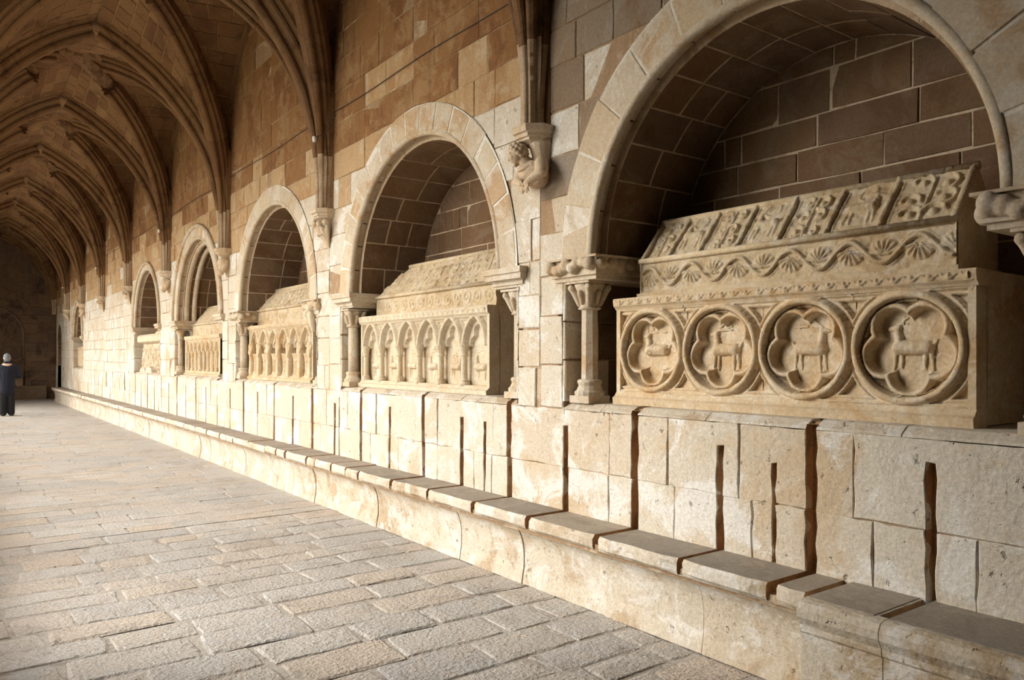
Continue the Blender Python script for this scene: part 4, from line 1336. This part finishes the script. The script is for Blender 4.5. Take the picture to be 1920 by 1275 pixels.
for i, (y, r_) in enumerate(((18.95, 0.24), (18.3, 0.30))):
    tt = thing('rounded_coping', (WX + 0.1, y, ZSILL), ['smaller rounded coping stone on the ledge before the worn tomb', 'larger rounded coping stone on the ledge before the worn tomb'][i], 'coping stone', 'rounded copings before the worn tomb')
    prof = [(y - r_ * math.cos(a) * 1.15, ZSILL - 0.012 + r_ * 0.45 * math.sin(a)) for a in np.linspace(0, pi, 13)]
    V = [(WX + 0.045, p[0], p[1]) for p in prof] + [(WX + 0.16, p[0], p[1]) for p in prof]
    obj('coping', V, [[j, j + 1, 14 + j, 13 + j] for j in range(12)] + [list(range(13))[::-1], list(range(13, 26))], MAT['bench'], tt)

t6 = thing('stone_sarcophagus', (3.9, 28.95, ZSILL), 'small distant sarcophagus with fluted front in the last niche', 'sarcophagus', 'carved tombs in the niches')
Bag().box(3.70, 4.3, 27.95, 29.95, ZSILL, 1.97).build('chest', MAT['carved'], t6)
hfield('fluted_relief', t6, MAT['carved'], M_front(3.70, 29.95), 0, 2.0, ZSILL + 0.05, 1.95, lambda A, B: 0.035 * np.abs(np.sin(A * pi / 0.2)) + 0.002, 0.03)
f6 = thing('figure_fragment', (3.85, 28.2, 1.97), 'pale broken figure sitting on the small distant tomb', 'fragment')
blob('fragment_body', f6, MAT['carved2'], [('c', (3.85, 28.3, 2.05), (3.85, 28.25, 2.4), 0.17, 0.12), ('s', (3.85, 28.2, 2.5), 0.1), ('c', (3.85, 28.1, 2.05), (3.85, 28.1, 2.3), 0.12, 0.08)], 0.03)
# ------------------------------------------------------------------ corbels
def corbel(y, label, kind):
    t = thing('carved_corbel', (WX, y, 2.85), label, 'corbel', 'corbels carrying the vault ribs')
    pl = [(0.02, 0.15), (-0.09, 0.15), (-0.19, 0.078), (-0.19, -0.078), (-0.09, -0.15), (0.02, -0.15)]
    rings = [(3.130, 0.30), (3.165, 0.62), (3.180, 0.80), (3.195, 0.82), (3.200, 0.90), (3.225, 0.92), (3.232, 1.02), (3.270, 1.06), (3.282, 1.04)]
    V, F = [], []
    for z, s in rings: V += [(WX + min(0.02, px * s if px < 0 else px), y + py * s, z) for px, py in pl]
    for i in range(len(rings) - 1):
        for k in range(6): F.append([i * 6 + k, i * 6 + (k + 1) % 6, i * 6 + 6 + (k + 1) % 6, i * 6 + 6 + k])
    F.append([len(rings) * 6 - 6 + k for k in range(6)])
    obj('abacus', V, F, MAT['cap'], t)
    x = WX
    if kind == 'bust':
        hx, hy, hz = x - 0.155, y + 0.070, 3.105
        f = Vector((-0.62, 0.62, -0.42)).normalized(); e = Vector((0.7, 0.7, 0.0)).normalized(); u = f.cross(e).normalized()
        if u.z < 0: u = -u
        hc = Vector((hx, hy, hz))
        at = lambda a_, b_, c_: tuple(hc + f * a_ + e * b_ + u * c_)
        bust = [('s', at(0, 0, 0), 0.066), ('s', at(0.022, 0, -0.028), 0.052), ('c', at(-0.01, 0, -0.02), (x - 0.085, y + 0.015, 2.985), 0.040, 0.06),
                ('c', at(0.064, 0, 0.012), at(0.080, 0, -0.018), 0.007, 0.012), ('s', at(0.066, 0.012, -0.042), 0.011), ('s', at(0.066, -0.012, -0.042), 0.011), ('s', at(0.052, 0, -0.070), 0.022),
                ('c', at(0.058, 0.012, 0.020), at(0.052, 0.042, 0.014), 0.010, 0.008), ('c', at(0.058, -0.012, 0.020), at(0.052, -0.042, 0.014), 0.010, 0.008), ('s', at(0.052, 0.028, -0.022), 0.020), ('s', at(0.052, -0.028, -0.022), 0.020),
                ('s', (x - 0.075, y, 2.965), (0.085, 0.125, 0.085)), ('s', (x - 0.03, y - 0.01, 2.92), (0.07, 0.12, 0.08)), ('c', (x, y - 0.045, 3.0), (x - 0.02, y - 0.04, 3.17), 0.065, 0.095),
                ('c', (x - 0.07, y - 0.10, 3.01), (x - 0.115, y - 0.165, 2.93), 0.050, 0.046), ('c', (x - 0.115, y - 0.165, 2.93), (x - 0.155, y - 0.065, 2.875), 0.044, 0.028),
                ('c', (x - 0.07, y + 0.10, 2.99), (x - 0.105, y + 0.135, 2.915), 0.046, 0.040), ('c', (x - 0.105, y + 0.135, 2.915), (x - 0.155, y + 0.03, 2.87), 0.038, 0.027)]
        bd_ = blob('figure', t, MAT['cap'], bust, 0.006, 1)
        hair = []
        for i in range(70):
            zz = 1 - 2 * (i + 0.5) / 70; rr = math.sqrt(1 - zz * zz); an = i * 2.39996
            d_ = Vector((rr * math.cos(an), rr * math.sin(an), zz))
            if d_.dot(f) > 0.42 or d_.z < -0.55: continue
            hair.append(('s', tuple(hc + d_ * 0.068), 0.0175))
        blob('hair', bd_, MAT['cap'], hair + [('s', tuple(hc - f * 0.008), 0.068)], 0.005, 0)
        for sd, hyy in ((1, 0.022), (-1, -0.050)):
            px, py, pz = x - 0.162, y + hyy, 2.868
            pr = [('s', (px, py, pz), (0.022, 0.032, 0.026))]
            for f in range(4):
                oy = py + (f - 1.5) * 0.0155; ln = (0.050, 0.060, 0.056, 0.044)[f]
                pr += [('c', (px, oy, pz - 0.012), (px - 0.008, oy - sd * 0.007, pz - 0.012 - ln * 0.6), 0.0078, 0.007), ('c', (px - 0.008, oy - sd * 0.007, pz - 0.012 - ln * 0.6), (px + 0.004, oy - sd * 0.011, pz - 0.014 - ln), 0.007, 0.006)]
            pr.append(('c', (px - 0.004, py - sd * 0.024, pz), (px - 0.014, py - sd * 0.044, pz - 0.026), 0.008, 0.0065))
            blob('hand', bd_, MAT['cap'], pr, 0.0045, 1)
        collar = [(x - 0.085 - 0.075 * math.cos(a), y + 0.02 + 0.085 * math.sin(a), 3.005 - 0.03 * math.cos(a)) for a in np.linspace(-1.6, 1.6, 11)]
        obj('collar', *tube(collar, 0.017, 6), MAT['cap'], bd_, smooth=True)
    elif kind == 'leaf':
        pr = [('c', (x - 0.01, y, 3.16), (x + 0.02, y, 2.88), 0.07, 0.02)]
        for k in range(5):
            a = -1.2 + k * 0.6
            p0 = (x - 0.05 - 0.11 * math.cos(a), y + 0.135 * math.sin(a), 3.14 - 0.02 * (k % 2)); p1 = (x - 0.03 - 0.07 * math.cos(a), y + 0.085 * math.sin(a), 3.02); p2 = (x - 0.01, y + 0.02 * math.sin(a), 2.86)
            pr += [('c', p0, p1, 0.018, 0.024), ('c', p1, p2, 0.022, 0.010), ('s', (p0[0] - 0.012, p0[1], p0[2] - 0.01), 0.034)]
            for j in range(3): pr.append(('s', (p1[0] - 0.02, p1[1] + (j - 1) * 0.02, 3.08 - j * 0.04), 0.018))
        blob('foliage', t, MAT['cap'], pr, 0.009, 0)
    elif kind == 'beast':
        pr = [('s', (x - 0.07, y, 3.08), (0.09, 0.105, 0.08)), ('c', (x - 0.06, y + 0.03, 3.06), (x - 0.11, y - 0.02, 2.93), 0.05, 0.045), ('s', (x - 0.12, y - 0.03, 2.91), (0.05, 0.05, 0.05)),
              ('c', (x - 0.04, y - 0.07, 3.08), (x - 0.09, y - 0.06, 2.94), 0.04, 0.03), ('c', (x, y, 3.05), (x, y, 2.88), 0.08, 0.04), ('s', (x - 0.13, y + 0.03, 3.05), 0.035), ('c', (x - 0.09, y + 0.08, 3.1), (x - 0.12, y + 0.06, 2.98), 0.03, 0.02)]
        blob('carving', t, MAT['cap'], pr, 0.011, 2)
    return t
MAT['cap'] = stone('corbel_stone', [(0.56, 0.42, 0.28), (0.60, 0.46, 0.31)], stain=(0.42, 0.27, 0.14), stain_amt=0.4, pale=(0.66, 0.56, 0.43), pale_amt=0.5, bump=0.3, pits=0.3)
corbel(CY[2], 'corbel carved as a curly-haired bust leaning on folded arms', 'bust')
corbel(CY[3], 'curled leafy corbel between the six-arched tomb and figure-crowded tomb niches', 'leaf')
corbel(CY[4], 'corbel carved as a crouching beast beside the hooded niche', 'beast')
corbel(CY[5], 'corbel carved as a twisted beast between hooded and narrow niches', 'beast')
corbel(CY[6], 'cup-shaped leaf corbel beside the narrow niche, before the blank wall', 'leaf')
corbel(CY[7], 'leaf corbel alone in the middle of the blank wall', 'leaf')
corbel(CY[8], 'small corbel beside the most distant niche', 'beast')
corbel(CY[9], 'tiny corbel where the bright wall meets the dark corner', 'leaf')

# ------------------------------------------------------------------ bench
bench = thing('stone_bench', (3.4, 17, 0), 'long continuous stone bench with hollow moulded front along the tomb wall', 'bench')
NX, RX = 3.195, 3.318
def riser_prof():
    p = [(WX + 0.02, 0.0), (RX - 0.02, 0.0), (RX - 0.012, 0.06), (RX, 0.12)]
    for a in np.linspace(0, pi / 2, 10): p.append((NX + 0.012 + (RX - NX - 0.012) * math.cos(a), 0.20 + 0.222 * math.sin(a)))
    p.append((WX + 0.02, 0.423))
    return p
RP = riser_prof()
y = 2.05
while y < 33.05:
    y1 = min(y + random.uniform(0.5, 0.95), 33.1)
    if 33.1 - y1 < 0.3: y1 = 33.1
    o = random.gauss(0, 0.004)
    V, F = extrude_y([(px + o if px < WX else px, pz) for px, pz in RP], y + 0.003, y1 - 0.003)
    obj('riser_block', V, F, MAT['bench'], bench)
    y = y1
obj('riser_core', *extrude_y([(px + 0.012, pz) for px, pz in RP], 2.06, 33.09), MAT['joint'], bench)
def slab(y0, y1, nose=NX, name='seat_slab'):
    z = BENCH_Z + random.gauss(0, 0.003)
    c = random.uniform(0.010, 0.022)
    n = max(2, int((y1 - y0) / 0.10))
    ysl = [y0 + (y1 - y0) * i / n for i in range(n + 1)]
    V = []
    for q, yy in enumerate(ysl):
        w = random.uniform(-0.006, 0.007); e = (0.014 if y0 < 9 else 0.004) if q in (0, n) else 0
        V += [(WX + 0.05, yy, z - 0.085), (nose + 0.02 + w, yy, z - 0.088), (nose + w + e, yy, z - 0.07), (nose + w + e, yy, z - c * 1.4), (nose + c + w + e, yy, z - random.uniform(0, 0.003)), (WX + 0.05, yy, z)]
    F = [[i * 6 + k, i * 6 + (k + 1) % 6, i * 6 + 6 + (k + 1) % 6, i * 6 + 6 + k] for i in range(n) for k in range(6)] + [[5, 4, 3, 2, 1, 0], [n * 6 + k for k in range(6)]]
    mi = [0 if (f[0] % 6) in (4,) else 1 for f in F[:-2]] + [2, 2]
    return obj(name, V, F, [MAT['seat'], MAT['bench'], MAT['groove']], bench, midx=mi)
for k in range(len(GROOVES) - 1):
    a, b = GROOVES[k] + gw(k) / 2 - 0.004, GROOVES[k + 1] - gw(k + 1) / 2 + 0.004
    if a < 2.1: continue
    if k > 12: a, b = GROOVES[k] + 0.008, GROOVES[k + 1] - 0.008
    if random.random() < 0.45 and k < 30:
        m = a + (b - a) * random.uniform(0.35, 0.65)
        slab(a, m - 0.003); slab(m + 0.003, b)
    else: slab(a, b)
slab(2.085, 2.236)
slab(GROOVES[-1] + 0.01, 33.12)
obj('seat_bed', *extrude_y([(NX + 0.03, 0.40), (NX + 0.03, 0.455), (WX + 0.05, 0.455), (WX + 0.05, 0.40)], 2.07, 33.08), MAT['joint'], bench)
# squared end of the bench with a moulded nosing
eb_ = thing('bench_end_block', (3.3, 1.2, 0), 'squared bench blocks with a moulded nosing at the near end of the bench', 'bench')
EX = 3.10
def endblock(y0, y1):
    prof = [(WX + 0.03, 0), (EX + 0.025, 0), (EX + 0.022, 0.36), (EX + 0.012, 0.372), (EX + 0.012, 0.40), (EX + 0.004, 0.415), (EX - 0.012, 0.44), (EX - 0.014, 0.475), (EX + 0.004, 0.505), (EX + 0.03, BENCH_Z), (WX + 0.03, BENCH_Z)]
    obj('end_block', *extrude_y(prof, y0, y1), [MAT['bench']], eb_)
endblock(0.9, 1.664); endblock(0.1, 0.896); endblock(-1.2, 0.096)
# the block with the cut notch beside the last groove
nb = Bag()
cut = EX + 0.075
nb.add(*extrude_y([(cut, 0), (EX + 0.025, 0), (EX + 0.022, 0.36), (EX + 0.012, 0.372), (EX + 0.012, 0.40), (EX + 0.004, 0.415), (EX - 0.012, 0.44), (EX - 0.014, 0.475), (EX + 0.004, 0.505), (EX + 0.03, BENCH_Z), (cut, BENCH_Z)], 1.668, 2.045))
nb.add(*extrude_y([(cut, 0), (cut, BENCH_Z), (WX + 0.03, BENCH_Z), (WX + 0.03, 0)], 1.712, 2.045))
nb.build('end_block', MAT['bench'], eb_)
obj('notch_lining', [(cut, 1.711, 0.43), (WX, 1.711, 0.43), (WX, 1.711, BENCH_Z - 0.004), (cut, 1.711, BENCH_Z - 0.004)], [[0, 1, 2, 3]], MAT['groove'], eb_)
obj('end_core', *extrude_y([(EX + 0.045, 0), (EX + 0.045, 0.43), (WX, 0.43), (WX, 0)], -1.2, 2.04), MAT['groove'], eb_)
for y0, y1 in ((1.712, 2.04), (0.9, 1.664), (0.1, 0.894)):
    V, F = extrude_y([(EX + 0.05, BENCH_Z - 0.01), (EX + 0.06, BENCH_Z + 0.004), (WX + 0.03, BENCH_Z + 0.004), (WX + 0.03, BENCH_Z - 0.01)], y0 + 0.012, y1 - 0.002)
    obj('worn_tread', V, F, MAT['seat'], eb_)

# ------------------------------------------------------------------ cable and spotlights on the springers
cab = [(WX - 0.012, y, 4.365 + 0.012 * math.sin(y * 2.3)) for y in np.linspace(4.75, 33.0, 90)]
cb = obj('electric_cable', *tube(cab, 0.0045, 6), plain('cable_black', (0.03, 0.022, 0.018)))
tag(cb, 'thin dark cable running along the wall above the niches', 'cable')
white = plain('lamp_white', (0.75, 0.72, 0.66), 0.4)
dark = plain('bracket_dark', (0.04, 0.035, 0.03), 0.5)
for n, lab in ((3, 'small white spotlight on the second rib springer from the bust corbel'), (5, 'small white spotlight on the springer between hooded and narrow niches'), (7, 'small white spotlight high above the blank wall corbel'), (9, 'tiny white spotlight by the dark far corner')):
    y = CY[n] - 0.10; x = WX - 0.22; z = 4.06
    t = thing('spotlight', (x, y, z - 0.05), lab, 'lamp', 'spotlights on the rib springers')
    V, F = lathe((x, y, z - 0.045), [(0.012, 0), (0.02, 0.008), (0.023, 0.045), (0.018, 0.055)], 12); obj('lamp_head', V, F, white, t, smooth=True)
    obj('bracket', *tube([(x, y, z), (x + 0.12, y - 0.05, z + 0.05), (WX, y - 0.09, z + 0.28)], 0.005, 6), dark, t)
    V, F = lathe((x, y, z - 0.052), [(0.016, 0), (0.016, 0.01)], 12); obj('lens', V, F, white, t)

# ------------------------------------------------------------------ the visitor
px, py = 1.40, 25.38
man = thing('person', (px, py, 0), 'grey-haired person in navy jacket and black trousers walking away', 'person')
P_ = lambda a, b, c: (px + a, py + b, c)
skin = plain('skin', (0.55, 0.36, 0.26)); navy = plain('navy_cloth', (0.003, 0.004, 0.013), 0.9); black = plain('black_cloth', (0.004, 0.004, 0.005), 0.9); hairm = plain('grey_hair', (0.16, 0.17, 0.185), 0.7); shoe = plain('black_leather', (0.01, 0.009, 0.008), 0.5)
body = [('s', P_(0, 0.03, 1.60), (0.075, 0.095, 0.115)), ('c', P_(0, 0.0, 1.40), P_(0, 0.02, 1.53), 0.06, 0.055), ('c', P_(0, 0, 1.0), P_(0, 0, 1.35), 0.13, 0.14),
        ('s', P_(0.078, 0.02, 1.59), (0.016, 0.022, 0.032)), ('s', P_(-0.078, 0.02, 1.59), (0.016, 0.022, 0.032)), ('s', P_(-0.01, 0.128, 1.585), (0.014, 0.022, 0.022)), ('s', P_(0, 0.105, 1.52), (0.035, 0.03, 0.02)),
        ('c', P_(-0.18, 0, 1.36), P_(-0.25, -0.02, 1.1), 0.05, 0.045), ('c', P_(-0.25, -0.02, 1.1), P_(-0.20, 0.16, 0.98), 0.042, 0.032),
        ('c', P_(0.18, 0, 1.36), P_(0.27, -0.03, 1.1), 0.05, 0.045), ('c', P_(0.27, -0.03, 1.1), P_(0.16, 0.18, 1.04), 0.042, 0.032),
        ('c', P_(-0.08, 0, 0.9), P_(-0.09, 0.0, 0.12), 0.085, 0.045), ('c', P_(0.08, 0, 0.9), P_(0.10, 0.02, 0.12), 0.085, 0.045), ('c', P_(0, 0, 0.9), P_(0, 0, 1.05), 0.13, 0.13)]
bo = blob('body', man, skin, body, 0.014)
for sd, hx_, hz_ in ((-1, -0.20, 0.97), (1, 0.16, 1.04)):
    pr = [('s', P_(hx_, 0.20, hz_), (0.022, 0.04, 0.042))]
    for f in range(4): pr.append(('c', P_(hx_ - sd * 0.012, 0.215, hz_ + 0.026 - f * 0.018), P_(hx_ - sd * 0.05, 0.245 - 0.006 * abs(f - 1), hz_ + 0.018 - f * 0.018), 0.0095, 0.008))
    pr.append(('c', P_(hx_, 0.20, hz_ + 0.03), P_(hx_ - sd * 0.03, 0.225, hz_ + 0.058), 0.011, 0.009))
    blob('hand', bo, skin, pr, 0.006, 1)
blob('hair', man, hairm, [('s', P_(0, 0.0, 1.635), (0.088, 0.095, 0.095)), ('s', P_(0, -0.035, 1.55), (0.078, 0.06, 0.08)), ('s', P_(0.0, 0.05, 1.67), (0.07, 0.07, 0.05))], 0.012)
jk = [('c', P_(0, 0, 0.88), P_(0, 0, 1.22), 0.20, 0.20), ('s', P_(0, -0.02, 1.28), (0.235, 0.15, 0.16)), ('s', P_(0, -0.02, 1.10), (0.225, 0.165, 0.22)), ('c', P_(0, 0, 0.72), P_(0, 0, 0.95), 0.19, 0.20), ('s', P_(0, 0.0, 0.80), (0.23, 0.165, 0.14)), ('c', P_(0, 0, 1.38), P_(0, 0, 1.47), 0.11, 0.088),
      ('c', P_(-0.19, 0, 1.35), P_(-0.28, -0.02, 1.08), 0.082, 0.07), ('c', P_(-0.28, -0.02, 1.08), P_(-0.21, 0.15, 0.98), 0.066, 0.052),
      ('c', P_(0.19, 0, 1.35), P_(0.29, -0.03, 1.10), 0.082, 0.07), ('c', P_(0.29, -0.03, 1.10), P_(0.17, 0.16, 1.04), 0.066, 0.052)]
jo = blob('jacket', man, navy, jk, 0.015)
tr = [('c', P_(-0.08, 0, 0.86), P_(-0.085, 0.0, 0.48), 0.125, 0.10), ('c', P_(-0.085, 0.0, 0.48), P_(-0.09, -0.01, 0.08), 0.10, 0.085), ('c', P_(0.08, 0, 0.86), P_(0.09, 0.02, 0.48), 0.125, 0.10), ('c', P_(0.09, 0.02, 0.48), P_(0.10, 0.02, 0.08), 0.10, 0.085), ('s', P_(0, 0, 0.84), (0.18, 0.14, 0.12))]
blob('trousers', man, black, tr, 0.014)
for sd, oy in ((-1, 0.0), (1, 0.03)):
    blob('shoe', man, shoe, [('c', P_(sd * 0.10, oy - 0.05, 0.045), P_(sd * 0.115, oy + 0.15, 0.04), 0.045, 0.04), ('s', P_(sd * 0.10, oy - 0.03, 0.07), (0.045, 0.06, 0.05))], 0.01)
